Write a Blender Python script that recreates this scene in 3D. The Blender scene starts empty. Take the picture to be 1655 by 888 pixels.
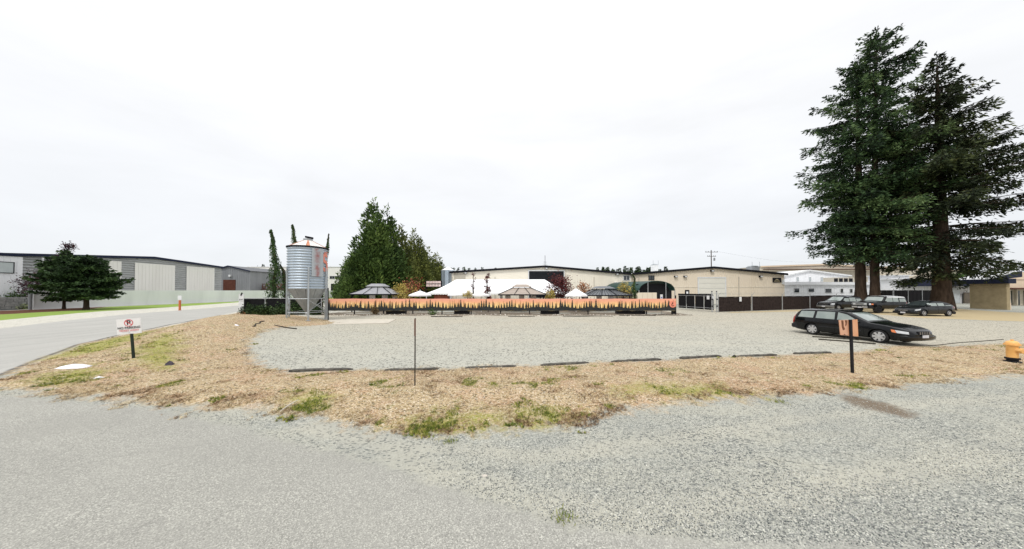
import bpy, bmesh, math, random
import numpy as np
from mathutils import Vector, Matrix
R = math.radians
scene = bpy.context.scene
col = scene.collection
rng = np.random.default_rng(7)
random.seed(7)

# ------------------------------------------------------------------ camera
F = 460.0; CX, CY = 827.5, 444.0; HC = 2.5; PITCH = R(0.8); SHY = 26 - 460 * math.tan(R(0.8))
cam = bpy.data.cameras.new('camera'); camo = bpy.data.objects.new('camera', cam); col.objects.link(camo)
cam.sensor_width = 36; cam.lens = F / 1655 * 36; cam.clip_start = 0.05; cam.clip_end = 3000
cam.shift_y = SHY / 1655
camo.location = (0, 0, HC); camo.rotation_euler = (R(90) + PITCH, 0, 0)
scene.camera = camo

# ------------------------------------------------------------------ world: bright overcast sky
SUN_EL, SUN_AZ = 52, -150
w = bpy.data.worlds.new('World'); scene.world = w; w.use_nodes = True
nt = w.node_tree; nt.nodes.clear()
def nd(nt, t, **k):
    n = nt.nodes.new(t)
    for a, b in k.items(): setattr(n, a, b)
    return n
out = nd(nt, 'ShaderNodeOutputWorld'); bg1 = nd(nt, 'ShaderNodeBackground'); bg2 = nd(nt, 'ShaderNodeBackground')
add = nd(nt, 'ShaderNodeAddShader')
sky = nd(nt, 'ShaderNodeTexSky', sky_type='NISHITA', sun_disc=False)
sky.sun_elevation = R(SUN_EL); sky.sun_rotation = R(SUN_AZ)
bg1.inputs[1].default_value = 0.006
nt.links.new(sky.outputs[0], bg1.inputs[0])
tc = nd(nt, 'ShaderNodeTexCoord'); sep = nd(nt, 'ShaderNodeSeparateXYZ')
nt.links.new(tc.outputs['Generated'], sep.inputs[0])
ramp = nd(nt, 'ShaderNodeValToRGB'); e = ramp.color_ramp.elements
e[0].position = 0.0; e[0].color = (.76, .785, .81, 1)
e[1].position = 1.0; e[1].color = (1.75, 1.76, 1.77, 1)
x = e.new(.12); x.color = (.80, .818, .845, 1)
x = e.new(.35); x.color = (.87, .88, .90, 1)
x = e.new(.62); x.color = (.96, .965, .975, 1)
x = e.new(.8); x.color = (1.3, 1.3, 1.31, 1)
nt.links.new(sep.outputs[2], ramp.inputs[0])
mp = nd(nt, 'ShaderNodeMapping'); mp.inputs['Scale'].default_value = (1.2, 1.6, 5.0); mp.inputs['Rotation'].default_value = (0, R(9), 0)
ns = nd(nt, 'ShaderNodeTexNoise'); ns.inputs['Scale'].default_value = 1.3; ns.inputs['Detail'].default_value = 6; ns.inputs['Roughness'].default_value = .55
ns.inputs['Distortion'].default_value = .4
nt.links.new(tc.outputs['Generated'], mp.inputs[0]); nt.links.new(mp.outputs[0], ns.inputs['Vector'])
mr = nd(nt, 'ShaderNodeMapRange'); mr.inputs[1].default_value = .3; mr.inputs[2].default_value = .7; mr.inputs[3].default_value = .91; mr.inputs[4].default_value = 1.03
nt.links.new(ns.outputs[0], mr.inputs[0])
mul = nd(nt, 'ShaderNodeVectorMath', operation='SCALE')
nt.links.new(ramp.outputs[0], mul.inputs[0]); nt.links.new(mr.outputs[0], mul.inputs['Scale'])
nt.links.new(mul.outputs[0], bg2.inputs[0]); bg2.inputs[1].default_value = 1.0
nt.links.new(bg1.outputs[0], add.inputs[0]); nt.links.new(bg2.outputs[0], add.inputs[1]); nt.links.new(add.outputs[0], out.inputs[0])

sun = bpy.data.lights.new('sun', 'SUN'); suno = bpy.data.objects.new('sun', sun); col.objects.link(suno)
sun.energy = 1.5; sun.angle = R(11); sun.color = (1, .97, .93)
a, el = R(SUN_AZ), R(SUN_EL)
sd = Vector((math.sin(a) * math.cos(el), math.cos(a) * math.cos(el), math.sin(el)))
suno.rotation_euler = (-sd).to_track_quat('-Z', 'Y').to_euler(); suno.location = (0, -20, 60)
scene.view_settings.view_transform = 'Standard'; scene.view_settings.look = 'None'
scene.view_settings.exposure = 0.17; scene.view_settings.gamma = 1.0
scene.render.engine = 'CYCLES'

# ------------------------------------------------------------------ survey helpers: sight lines of the measured photograph
def ray(px, py):
    u = (px - CX) / F; v = (CY + SHY - py) / F; c, s = math.cos(PITCH), math.sin(PITCH)
    return Vector((u, c - v * s, s + v * c))
def W(px, py, Y):
    d = ray(px, py); t = Y / d.y
    return Vector((d.x * t, Y, HC + d.z * t))
def G(px, py, z=0.0):
    d = ray(px, py); t = (z - HC) / d.z
    return (d.x * t, d.y * t)

# ------------------------------------------------------------------ materials
def new_mat(name):
    m = bpy.data.materials.new(name); m.use_nodes = True
    n = m.node_tree; n.nodes.clear()
    o = nd(n, 'ShaderNodeOutputMaterial'); b = nd(n, 'ShaderNodeBsdfPrincipled')
    n.links.new(b.outputs[0], o.inputs[0])
    return m, n, b
def rgb(n, c):
    x = nd(n, 'ShaderNodeRGB'); x.outputs[0].default_value = (*c, 1); return x.outputs[0]
def mix(n, fac, a, b, mode='MIX'):
    m = nd(n, 'ShaderNodeMix', data_type='RGBA', blend_type=mode)
    for s, v in ((m.inputs['Factor'], fac),):
        if hasattr(v, 'links'): n.links.new(v, s)
        else: s.default_value = v
    for s, v in ((m.inputs[6], a), (m.inputs[7], b)):
        if hasattr(v, 'links'): n.links.new(v, s)
        else: s.default_value = (*v, 1)
    return m.outputs[2]
def mathn(n, op, a, b=0.0, c=0.0):
    m = nd(n, 'ShaderNodeMath', operation=op)
    for s, v in zip(m.inputs, (a, b, c)):
        if hasattr(v, 'links'): n.links.new(v, s)
        else: s.default_value = v
    return m.outputs[0]
def mrange(n, v, a, b, c=0., d=1.):
    m = nd(n, 'ShaderNodeMapRange')
    n.links.new(v, m.inputs[0])
    for i, q in zip((1, 2, 3, 4), (a, b, c, d)): m.inputs[i].default_value = q
    return m.outputs[0]
def objco(n, scale=(1, 1, 1), rot=(0, 0, 0)):
    t = nd(n, 'ShaderNodeTexCoord'); m = nd(n, 'ShaderNodeMapping')
    m.inputs['Scale'].default_value = scale; m.inputs['Rotation'].default_value = rot
    n.links.new(t.outputs['Object'], m.inputs[0]); return m.outputs[0]
def noise(n, co, sc, det=4, rough=.55, dist=0):
    x = nd(n, 'ShaderNodeTexNoise'); n.links.new(co, x.inputs['Vector'])
    x.inputs['Scale'].default_value = sc; x.inputs['Detail'].default_value = det
    x.inputs['Roughness'].default_value = rough; x.inputs['Distortion'].default_value = dist
    return x.outputs[0]
def voro(n, co, sc, what='Color'):
    x = nd(n, 'ShaderNodeTexVoronoi'); n.links.new(co, x.inputs['Vector']); x.inputs['Scale'].default_value = sc
    return x.outputs[what]
def rampn(n, fac, stops):
    r = nd(n, 'ShaderNodeValToRGB'); n.links.new(fac, r.inputs[0]); e = r.color_ramp.elements
    e[0].position, e[0].color = stops[0][0], (*stops[0][1], 1)
    e[1].position, e[1].color = stops[-1][0], (*stops[-1][1], 1)
    for p, c in stops[1:-1]:
        q = e.new(p); q.color = (*c, 1)
    return r.outputs[0]
def bump(n, b, h, strength=.3, dist=.02):
    x = nd(n, 'ShaderNodeBump'); n.links.new(h, x.inputs['Height']); x.inputs['Strength'].default_value = strength
    x.inputs['Distance'].default_value = dist; n.links.new(x.outputs[0], b.inputs['Normal'])
_m = {}
def mat(name, c, c2=None, sc=3., rough=.6, metal=0., bmp=0., spec=.5, streak=False, coat=0.):
    if name in _m: return _m[name]
    m, n, b = new_mat(name)
    if c2 is None: c2 = tuple(v * .82 for v in c)
    co = objco(n, (1, 1, .18) if streak else (1, 1, 1))
    f1 = noise(n, co, sc, 6, .62); f = mrange(n, f1, .32, .68)
    n.links.new(mix(n, f, c, c2), b.inputs['Base Color'])
    r = mrange(n, f1, .2, .8, max(rough - .08, .02), min(rough + .1, 1)); n.links.new(r, b.inputs['Roughness'])
    b.inputs['Metallic'].default_value = metal; b.inputs['Specular IOR Level'].default_value = spec
    b.inputs['Coat Weight'].default_value = coat; b.inputs['Coat Roughness'].default_value = .04
    if bmp: bump(n, b, noise(n, co, sc * 6, 4), bmp)
    if max(c) < .09 and spec == .5: b.inputs['Specular IOR Level'].default_value = .12
    _m[name] = m; return m

# ------------------------------------------------------------------ object helpers
class MB:
    def __init__(s): s.v = []; s.f = []; s.mi = []
    def add(s, vs, fs, mi=0):
        o = len(s.v); s.v += [tuple(v) for v in vs]; s.f += [tuple(o + i for i in f) for f in fs]; s.mi += [mi] * len(fs); return s
    def box(s, c, d, rz=0, rx=0, ry=0, mi=0):
        hx, hy, hz = d[0] / 2, d[1] / 2, d[2] / 2
        vs = [Vector((x, y, z)) for x in (-hx, hx) for y in (-hy, hy) for z in (-hz, hz)]
        if rz or rx or ry:
            M = Matrix.Rotation(rz, 3, 'Z') @ Matrix.Rotation(ry, 3, 'Y') @ Matrix.Rotation(rx, 3, 'X'); vs = [M @ v for v in vs]
        vs = [v + Vector(c) for v in vs]
        return s.add(vs, [(0, 1, 3, 2), (4, 6, 7, 5), (0, 4, 5, 1), (2, 3, 7, 6), (0, 2, 6, 4), (1, 5, 7, 3)], mi)
    def b2(s, x0, x1, y0, y1, z0, z1, mi=0):
        return s.box(((x0 + x1) / 2, (y0 + y1) / 2, (z0 + z1) / 2), (abs(x1 - x0), abs(y1 - y0), abs(z1 - z0)), mi=mi)
    def tube(s, a, b, r0, r1=None, n=8, caps=True, mi=0):
        a = Vector(a); b = Vector(b); r1 = r0 if r1 is None else r1
        d = (b - a).normalized(); u = d.orthogonal().normalized(); w_ = d.cross(u)
        vs = []
        for p, r in ((a, r0), (b, r1)):
            for i in range(n):
                t = 2 * math.pi * i / n; vs.append(p + (u * math.cos(t) + w_ * math.sin(t)) * r)
        fs = [(i, (i + 1) % n, n + (i + 1) % n, n + i) for i in range(n)]
        if caps: fs += [tuple(range(n))[::-1], tuple(range(n, 2 * n))]
        return s.add(vs, fs, mi)
    def path(s, pts, rs, n=8, mi=0):
        pts = [Vector(p) for p in pts]; vs = []; u = None
        for i, p in enumerate(pts):
            d = (pts[min(i + 1, len(pts) - 1)] - pts[max(i - 1, 0)]).normalized()
            if u is None: u = d.orthogonal().normalized()
            u = (u - d * u.dot(d)).normalized(); w_ = d.cross(u)
            for k in range(n):
                t = 2 * math.pi * k / n; vs.append(p + (u * math.cos(t) + w_ * math.sin(t)) * rs[i])
        fs = []
        for i in range(len(pts) - 1):
            for k in range(n):
                k2 = (k + 1) % n; fs.append((i * n + k, i * n + k2, (i + 1) * n + k2, (i + 1) * n + k))
        fs += [tuple(range(n))[::-1], tuple((len(pts) - 1) * n + k for k in range(n))]
        return s.add(vs, fs, mi)
    def lathe(s, prof, n=24, c=(0, 0, 0), axis='Z', mi=0, caps=True):
        vs = []
        for r, z in prof:
            for k in range(n):
                t = 2 * math.pi * k / n; x, y = r * math.cos(t), r * math.sin(t)
                if axis == 'Z': p = (x, y, z)
                elif axis == 'Y': p = (x, z, y)
                else: p = (z, x, y)
                vs.append((p[0] + c[0], p[1] + c[1], p[2] + c[2]))
        fs = [(i * n + k, i * n + (k + 1) % n, (i + 1) * n + (k + 1) % n, (i + 1) * n + k) for i in range(len(prof) - 1) for k in range(n)]
        if caps and prof[0][0] > 1e-4: fs.append(tuple(range(n))[::-1])
        if caps and prof[-1][0] > 1e-4: fs.append(tuple((len(prof) - 1) * n + k for k in range(n)))
        return s.add(vs, fs, mi)
    def prism(s, poly, y0, y1, mi=0):       # poly in (x, z), extruded along y
        n = len(poly)
        vs = [(x, y0, z) for x, z in poly] + [(x, y1, z) for x, z in poly]
        fs = [tuple(range(n)), tuple(range(n, 2 * n))[::-1]] + [(i, n + i, n + (i + 1) % n, (i + 1) % n) for i in range(n)]
        return s.add(vs, fs, mi)
    def prismx(s, poly, x0, x1, mi=0):      # poly in (y, z), extruded along x
        n = len(poly)
        vs = [(x0, y, z) for y, z in poly] + [(x1, y, z) for y, z in poly]
        fs = [tuple(range(n)), tuple(range(n, 2 * n))[::-1]] + [(i, n + i, n + (i + 1) % n, (i + 1) % n) for i in range(n)]
        return s.add(vs, fs, mi)
    def mesh(s, name, mats, smooth=None):
        me = bpy.data.meshes.new(name); me.from_pydata(s.v, [], s.f)
        for m in (mats if isinstance(mats, (list, tuple)) else [mats]): me.materials.append(m)
        if any(s.mi): me.polygons.foreach_set('material_index', s.mi)
        bm = bmesh.new(); bm.from_mesh(me); bmesh.ops.recalc_face_normals(bm, faces=bm.faces); bm.to_mesh(me); bm.free()
        if smooth:
            me.polygons.foreach_set('use_smooth', [True] * len(me.polygons)); me.set_sharp_from_angle(angle=R(smooth))
        me.update(); return me
    def build(s, name, mats, parent=None, smooth=None, loc=None, rot=None, label=None):
        return obj(name, s.mesh(name, mats, smooth), parent, loc, rot, label)
def obj(name, me, parent=None, loc=None, rot=None, label=None):
    o = bpy.data.objects.new(name, me); col.objects.link(o)
    if parent: o.parent = parent
    if loc is not None: o.location = loc
    if rot is not None: o.rotation_euler = rot
    if label: o['label'] = label
    return o
def tag(o, label, cat, group=None):
    o['label'] = label; o['category'] = cat
    if group: o['group'] = group
    return o
def thing(name, label, cat, loc=(0, 0, 0), rz=0, group=None):
    o = bpy.data.objects.new(name, None); col.objects.link(o); o.location = loc; o.rotation_euler = (0, 0, rz)
    o.empty_display_size = .3
    return tag(o, label, cat, group)
def part(name, parent, loc=(0, 0, 0), rz=0):
    o = bpy.data.objects.new(name, None); col.objects.link(o); o.parent = parent; o.location = loc; o.rotation_euler = (0, 0, rz)
    o.empty_display_size = .2; return o
def structure(o): o['kind'] = 'structure'; return o
def copy_tree(o, parent=None):
    c = o.copy(); col.objects.link(c); c.parent = parent
    for ch in list(o.children): copy_tree(ch, c)
    return c
def np_mesh(name, verts, faces, mats, attr=None, smooth=False):
    me = bpy.data.meshes.new(name); nv = len(verts); nf, k = faces.shape
    me.vertices.add(nv); me.vertices.foreach_set('co', np.asarray(verts, np.float32).ravel())
    me.loops.add(nf * k); me.loops.foreach_set('vertex_index', faces.astype(np.int32).ravel())
    me.polygons.add(nf); me.polygons.foreach_set('loop_start', np.arange(0, nf * k, k, dtype=np.int32))
    me.polygons.foreach_set('loop_total', np.full(nf, k, np.int32))
    if smooth: me.polygons.foreach_set('use_smooth', np.ones(nf, bool))
    for m in (mats if isinstance(mats, (list, tuple)) else [mats]): me.materials.append(m)
    me.update(calc_edges=True)
    for nme, arr in (attr or {}).items():
        a_ = me.attributes.new(nme, 'FLOAT', 'POINT'); a_.data.foreach_set('value', np.asarray(arr, np.float32))
    return me
def text_mesh(s, size, depth, m, bold=0.0):
    cu = bpy.data.curves.new('txt', 'FONT'); cu.body = s; cu.size = size; cu.extrude = depth; cu.align_x = 'CENTER'; cu.align_y = 'CENTER'; cu.offset = bold
    to = bpy.data.objects.new('txt', cu); col.objects.link(to); bpy.context.view_layer.update()
    me = bpy.data.meshes.new_from_object(to.evaluated_get(bpy.context.evaluated_depsgraph_get()))
    bpy.data.objects.remove(to); me.materials.clear(); me.materials.append(m); return me
# ------------------------------------------------------------------ terrain
def hill(x, y):
    x = np.asarray(x, float); y = np.asarray(y, float)
    cx, cy = -17.2, 17.2
    c, s = math.cos(R(62)), math.sin(R(62))
    u = (x - cx) * c * -1 + (y - cy) * s; v = (x - cx) * s + (y - cy) * c
    h = .98 * np.exp(-(u / 6.5) ** 2 - (v / 2.5) ** 2)
    h += .16 * np.exp(-((x + 20.5) / 3) ** 2 - ((y - 25.5) / 3.5) ** 2)
    h += .10 * np.exp(-((x + 1) / 8) ** 2 - ((y - 7.2) / 1.1) ** 2)
    h += .022 * np.sin(x * .9 + 1.3 * np.sin(y * .7)) * np.sin(y * 1.1 + x * .3) * np.clip((y - 3) / 4, 0, 1) * np.clip((60 - y) / 20, 0, 1)
    return h
def Z(x, y): return float(hill(x, y))
def PX(pts): return np.array([G(*p) for p in pts])
street = np.vstack([PX([(-700, 636), (-300, 640), (0, 643), (130, 652), (250, 664), (380, 690), (470, 718), (600, 748), (720, 788), (800, 815), (900, 845), (1000, 862), (1200, 878), (1655, 893)]), [(8, 2.2), (14, 1.2), (14, -9), (-60, -9), (-60, 6.5)]])
siderd = np.vstack([PX([(-500, 640), (-150, 632), (-40, 621), (0, 612), (60, 586), (130, 558), (200, 541), (270, 526), (330, 515), (388, 503.5)]), [(-34, 38), (-38, 62), (-46, 110), (-58, 108), (-51, 62)], PX([(340, 498), (290, 502), (203, 508.5), (100, 519), (0, 531), (-200, 552), (-500, 580)])])
verge = PX([(-60, 622), (0, 618), (30, 603), (60, 588), (130, 560), (200, 543), (270, 528), (330, 517), (388, 505), (400, 506), (465, 512), (520, 517), (560, 519), (545, 523), (480, 531), (430, 542), (405, 555), (400, 570), (415, 588), (450, 598), (470, 603), (570, 600), (700, 598), (870, 590), (1070, 583), (1180, 578), (1345, 571), (1420, 565), (1440, 559), (1520, 560), (1655, 556), (1900, 552), (2000, 612), (1655, 607), (1560, 612), (1500, 618), (1350, 634), (1240, 645), (1180, 648), (1100, 655), (1040, 660), (980, 668), (930, 684), (850, 694), (760, 702), (680, 703), (600, 694), (540, 680), (470, 668), (400, 662), (320, 662), (240, 655), (180, 648), (120, 640), (40, 634), (-20, 632)])
lot = np.vstack([PX([(545, 523), (480, 531), (430, 542), (405, 555), (400, 570), (415, 588), (450, 598), (470, 603), (570, 600), (700, 598), (870, 590), (1070, 583), (1180, 578), (1345, 571), (1420, 565), (1440, 559), (1520, 560), (1655, 556), (1900, 552), (2600, 552), (2600, 528), (1900, 522), (1655, 521), (1560, 518), (1500, 516)]), [(44, 30), (44, 42), (24, 38), (20, 60), (16, 60), (17.5, 30), (-19, 30), (-19, 22)]])
lawn = np.vstack([PX([(-400, 532), (0, 518), (150, 504.5), (250, 498.5), (330, 493), (390, 488.5)]), [(-52, 110), (-66, 110), (-63.6, 68), (-62.3, 44)], PX([(130, 501.5), (0, 508.5), (-400, 522)])])
bed = np.vstack([PX([(-400, 522), (0, 508.5), (130, 501.5)]), [(-62.3, 44), (-63, 36), (-75, 20)]])
drystrip = PX([(1495, 515), (1560, 517), (1655, 520), (1900, 522), (2600, 526), (2600, 506), (1900, 506), (1655, 506), (1600, 503), (1540, 499), (1480, 497), (1430, 498), (1300, 501), (1180, 504.5), (1180, 506), (1300, 503.5), (1400, 507)])
greens = [PX([(70, 588), (110, 566), (180, 552), (250, 540), (290, 545), (230, 558), (190, 574), (150, 582)]), PX([(60, 618), (110, 606), (150, 598), (170, 606), (140, 618), (100, 628)]),
          PX([(640, 690), (700, 676), (800, 674), (900, 668), (940, 678), (870, 692), (760, 702), (690, 703)]), PX([(1000, 634), (1060, 630), (1170, 628), (1180, 640), (1100, 648), (1050, 640), (1010, 642)]),
          PX([(465, 646), (520, 643), (530, 655), (490, 662)]), PX([(1245, 646), (1275, 648), (1278, 657), (1255, 655)]), PX([(215, 580), (265, 560), (290, 566), (270, 600), (225, 590)])]
def sdist(poly, x, y):       # positive inside
    P = np.stack([x, y], 1); d = np.full(len(x), 1e9); ins = np.zeros(len(x), bool); n = len(poly)
    for i in range(n):
        a_, b_ = poly[i], poly[(i + 1) % n]; e_ = b_ - a_; w_ = P - a_
        t = np.clip((w_ @ e_) / max(e_ @ e_, 1e-9), 0, 1); q = w_ - t[:, None] * e_
        d = np.minimum(d, (q * q).sum(1))
        c = (a_[1] > y) != (b_[1] > y)
        xi = a_[0] + (y - a_[1]) / (b_[1] - a_[1] + 1e-12) * e_[0]
        ins ^= c & (x < xi)
    return np.sqrt(d) * np.where(ins, 1, -1)
def vnoise(x, y, sc, seed=0):
    xs, ys = x * sc + seed * 17.3, y * sc + seed * 9.1; xi, yi = np.floor(xs), np.floor(ys); fx, fy = xs - xi, ys - yi
    fx = fx * fx * (3 - 2 * fx); fy = fy * fy * (3 - 2 * fy)
    h = lambda a_, b_: np.modf(np.abs(np.sin(a_ * 127.1 + b_ * 311.7 + seed) * 43758.5453))[0]
    return (h(xi, yi) * (1 - fx) + h(xi + 1, yi) * fx) * (1 - fy) + (h(xi, yi + 1) * (1 - fx) + h(xi + 1, yi + 1) * fx) * fy

# one continuous sheet of ground, divided into its surfaces; shared vertices, so no overlap
Y0 = -7.0
rows = 4.0 * np.exp(np.arange(0, 400) * .0128); rows = rows[rows < 700]
us = np.linspace(-1.75, 2.05, 470)
YY, UU = np.meshgrid(rows, us, indexing='ij')
gx = (YY * UU).ravel(); gy = (YY + Y0).ravel()
wob = (vnoise(gx, gy, 1.7, 1) - .5) * .5 + (vnoise(gx, gy, 5, 2) - .5) * .25
S = {}
for k, p in (('st', street), ('rd', siderd), ('vg', verge), ('lot', lot), ('lawn', lawn), ('bed', bed), ('dry', drystrip)): S[k] = sdist(p, gx, gy)
def pldist(poly, x, y):
    d = np.full(len(x), 1e9); P = np.stack([x, y], 1)
    for a_, b_ in zip(poly, poly[1:]):
        e_ = b_ - a_; w_ = P - a_; t_ = np.clip((w_ @ e_) / (e_ @ e_), 0, 1); q_ = w_ - t_[:, None] * e_; d = np.minimum(d, (q_ * q_).sum(1))
    return np.sqrt(d)
trk = np.minimum(np.minimum(pldist(PX([(640, 742), (760, 782), (870, 812), (1010, 832), (1250, 806), (1480, 756), (1750, 706)]), gx, gy) / 1.0, pldist(PX([(500, 690), (640, 722), (860, 738), (1150, 700), (1500, 650), (1800, 632)]), gx, gy) / .8), pldist(PX([(430, 560), (700, 545), (1000, 548), (1250, 560), (1500, 545), (1800, 540)]), gx, gy) / 1.6)
dp = sdist(PX([(1352, 641), (1375, 639), (1420, 650), (1460, 661), (1478, 671), (1462, 674), (1420, 666), (1375, 655)]), gx, gy)
gr = np.full(len(gx), -9.)
for p in greens: gr = np.maximum(gr, sdist(p, gx, gy))
gz = hill(gx, gy)
onroad = np.maximum(S['st'], S['rd'])
gz = gz * np.clip(1 - (onroad + .1) / 1.2, .15, 1)
gz += np.where((S['vg'] > 0), np.minimum(S['vg'], .6) * .09 * vnoise(gx, gy, 3, 4), 0)
gz += np.where(S['rd'] > 0, .0, 0)
base_v = np.stack([gx, gy, gz], 1)
nr, nc = YY.shape
ii = np.arange(nr * nc).reshape(nr, nc)
quads = np.stack([ii[:-1, :-1], ii[:-1, 1:], ii[1:, 1:], ii[1:, :-1]], -1).reshape(-1, 4)
cen = lambda a_: a_[quads].mean(1)
cs = {k: cen(v) for k, v in S.items()}; cw = cen(wob)
zone = np.zeros(len(quads), int)
zone[cen(gy) < 15] = 1
zone[cs['lot'] + cw * .2 > 0] = 2
zone[cs['dry'] + cw * .3 > 0] = 3
zone[cs['vg'] + cw * .5 > 0] = 4
zone[cs['bed'] > 0] = 5
zone[cs['lawn'] > 0] = 6
zone[cs['rd'] > 0] = 7
zone[cs['st'] + cw * .05 > 0] = 8
clip3 = lambda a_: np.clip(a_, -3, 3)
attrs = dict(st=clip3(S['st']), rd=clip3(S['rd']), vg=clip3(S['vg']), lot=clip3(S['lot']), lawn=clip3(S['lawn']), bed=clip3(S['bed']), dry=clip3(S['dry']), gr=clip3(gr), dp=clip3(dp), trk=clip3(trk))

def ground_material():
    m, n, b = new_mat('ground surface')
    co = objco(n)
    def at(nm):
        x = nd(n, 'ShaderNodeAttribute', attribute_name=nm); return x.outputs['Fac']
    nA = noise(n, co, 2.2, 8, .7); nB = noise(n, co, .35, 4, .6); nC = noise(n, co, 14, 4, .7)
    def edge(nm, amp=.9, soft=.12, off=0.):
        v = mathn(n, 'ADD', at(nm), mathn(n, 'MULTIPLY', mathn(n, 'SUBTRACT', nA, .5 - off), amp))
        return mrange(n, v, -soft, soft)
    gBd = noise(n, co, 26, 5, .8)
    # gravel: crushed blue-grey stone with pale dust
    v1 = voro(n, co, 64); v2 = voro(n, co, 13)
    sv1 = nd(n, 'ShaderNodeSeparateColor'); n.links.new(v1, sv1.inputs[0]); sv2 = nd(n, 'ShaderNodeSeparateColor'); n.links.new(v2, sv2.inputs[0])
    stone = rampn(n, sv1.outputs[0], [(0, (.03, .036, .038)), (.12, (.125, .13, .115)), (.4, (.28, .285, .25)), (.8, (.40, .395, .335)), (1, (.66, .65, .56))])
    spk = rampn(n, sv2.outputs[1], [(0, (.09, .10, .105)), (.10, (.36, .37, .35)), (1, (.42, .42, .375))])
    stone = mix(n, .33, stone, spk)
    dust = mix(n, nC, (.37, .36, .30), (.47, .455, .38))
    cos_ = objco(n, (.35, 1.5, 1), (0, 0, R(-16)))
    track = noise(n, cos_, .9, 4, .6, .6)
    fdust = mrange(n, track, .42, .62, .08, .80)
    fd2 = mathn(n, 'MULTIPLY', fdust, mrange(n, nC, .35, .6, .5, 1.))
    def specks(scale, cover, sx=1.6):
        v = nd(n, 'ShaderNodeTexVoronoi'); n.links.new(objco(n, (1, sx, 1)), v.inputs['Vector']); v.inputs['Scale'].default_value = scale
        s_ = nd(n, 'ShaderNodeSeparateColor'); n.links.new(v.outputs['Color'], s_.inputs[0]); return mrange(n, s_.outputs[2], cover, cover * .6), s_.outputs[0]
    gravel = mix(n, fd2, stone, dust)
    wt = mathn(n, 'ADD', at('trk'), mathn(n, 'MULTIPLY', mathn(n, 'SUBTRACT', nA, .5), .9)); gravel = mix(n, mrange(n, wt, .10, .34, .72, 0), gravel, mix(n, gBd, (.36, .345, .285), (.50, .485, .41)))
    k1, _ = specks(26, .17); k1 = mathn(n, 'MULTIPLY', k1, mrange(n, nB, .35, .6, 1., .35)); gravel = mix(n, mathn(n, 'MULTIPLY', k1, .8), gravel, (.055, .065, .07))
    gravel = mix(n, mrange(n, noise(n, co, .6, 3, .5), .45, .7, 0, .35), gravel, mix(n, sv1.outputs[1], (.11, .125, .125), (.35, .36, .335)))
    # the lot: a paler warmer gravel, sandy toward the fence and the cars
    sepx = nd(n, 'ShaderNodeSeparateXYZ'); n.links.new(co, sepx.inputs[0])
    warm = mathn(n, 'MULTIPLY', mrange(n, sepx.outputs[1], 10, 24), mrange(n, nB, .25, .55, .35, 1.))
    warm = mathn(n, 'MAXIMUM', warm, mathn(n, 'MULTIPLY', mrange(n, sepx.outputs[0], 11, 20), .9))
    sand = mix(n, mrange(n, noise(n, objco(n, (1, 2.6, 1), (0, 0, R(8))), 3, 7, .75), .3, .7), (.33, .285, .21), (.56, .51, .41))
    lotc = mix(n, mathn(n, 'MULTIPLY', warm, .62), mix(n, .45, gravel, (.53, .515, .44)), sand)
    k2, _ = specks(20, .15, 1.3); lotc = mix(n, mathn(n, 'MULTIPLY', k2, .85), lotc, (.07, .075, .07))
    c = mix(n, edge('lot', .5, .2), gravel, lotc)
    # asphalt
    va = voro(n, co, 95); sva = nd(n, 'ShaderNodeSeparateColor'); n.links.new(va, sva.inputs[0])
    asp = rampn(n, sva.outputs[0], [(0, (.17, .168, .15)), (.2, (.27, .266, .24)), (.75, (.36, .353, .318)), (1, (.60, .59, .52))])
    asp = mix(n, mrange(n, noise(n, co, .8, 6, .6), .3, .7, 0, .5), asp, (.355, .348, .312))
    # cracks of old asphalt
    crk = nd(n, 'ShaderNodeTexVoronoi', feature='DISTANCE_TO_EDGE'); crk.inputs['Scale'].default_value = .33
    dco = nd(n, 'ShaderNodeVectorMath', operation='ADD'); n.links.new(co, dco.inputs[0])
    nz = nd(n, 'ShaderNodeTexNoise'); n.links.new(co, nz.inputs['Vector']); nz.inputs['Scale'].default_value = 1.3; nz.inputs['Detail'].default_value = 6
    n.links.new(nz.outputs['Color'], dco.inputs[1]); n.links.new(dco.outputs[0], crk.inputs['Vector'])
    ck = mathn(n, 'MULTIPLY', mrange(n, crk.outputs[0], .0, .007, .6, 0), mrange(n, nB, .5, .62, 0, .55))
    asp = mix(n, ck, asp, (.12, .12, .115))
    asp = mix(n, mrange(n, noise(n, objco(n, (.5, 1.3, 1), (0, 0, R(-20))), .5, 5, .6, .4), .40, .66, 0, .45), asp, (.27, .265, .24))
    asp = mix(n, mrange(n, noise(n, co, 1.1, 3, .5), .66, .74, 0, .30), asp, (.17, .165, .155))
    c = mix(n, edge('dp', .9, .12), c, mix(n, gBd, (.085, .065, .05), (.27, .22, .16)))
    c = mix(n, edge('st', .42, .09), c, asp)
    rdc = mix(n, .5, asp, mix(n, mrange(n, noise(n, objco(n, (1, .12, 1), (0, 0, R(-22))), 1.4, 5, .6), .35, .65), (.40, .395, .38), (.50, .49, .47)))
    farg = mix(n, mrange(n, nC, .4, .6), (.42, .405, .35), (.62, .60, .53))
    farg = mix(n, mrange(n, nA, .55, .7), farg, (.20, .19, .16))
    wayb = mathn(n, 'MULTIPLY', mrange(n, sepx.outputs[0], -16, -19), mrange(n, sepx.outputs[1], 12, 16))
    wayb = mathn(n, 'MULTIPLY', wayb, mrange(n, at('lot'), 0, -.5))
    wayb = mathn(n, 'MULTIPLY', wayb, mrange(n, at('st'), 0, -.5))
    c = mix(n, wayb, c, farg)
    c = mix(n, edge('rd', .3, .06), c, rdc)
    tar = mathn(n, 'ABSOLUTE', mathn(n, 'ADD', at('rd'), mathn(n, 'MULTIPLY', mathn(n, 'SUBTRACT', nA, .5), .25)))
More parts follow.
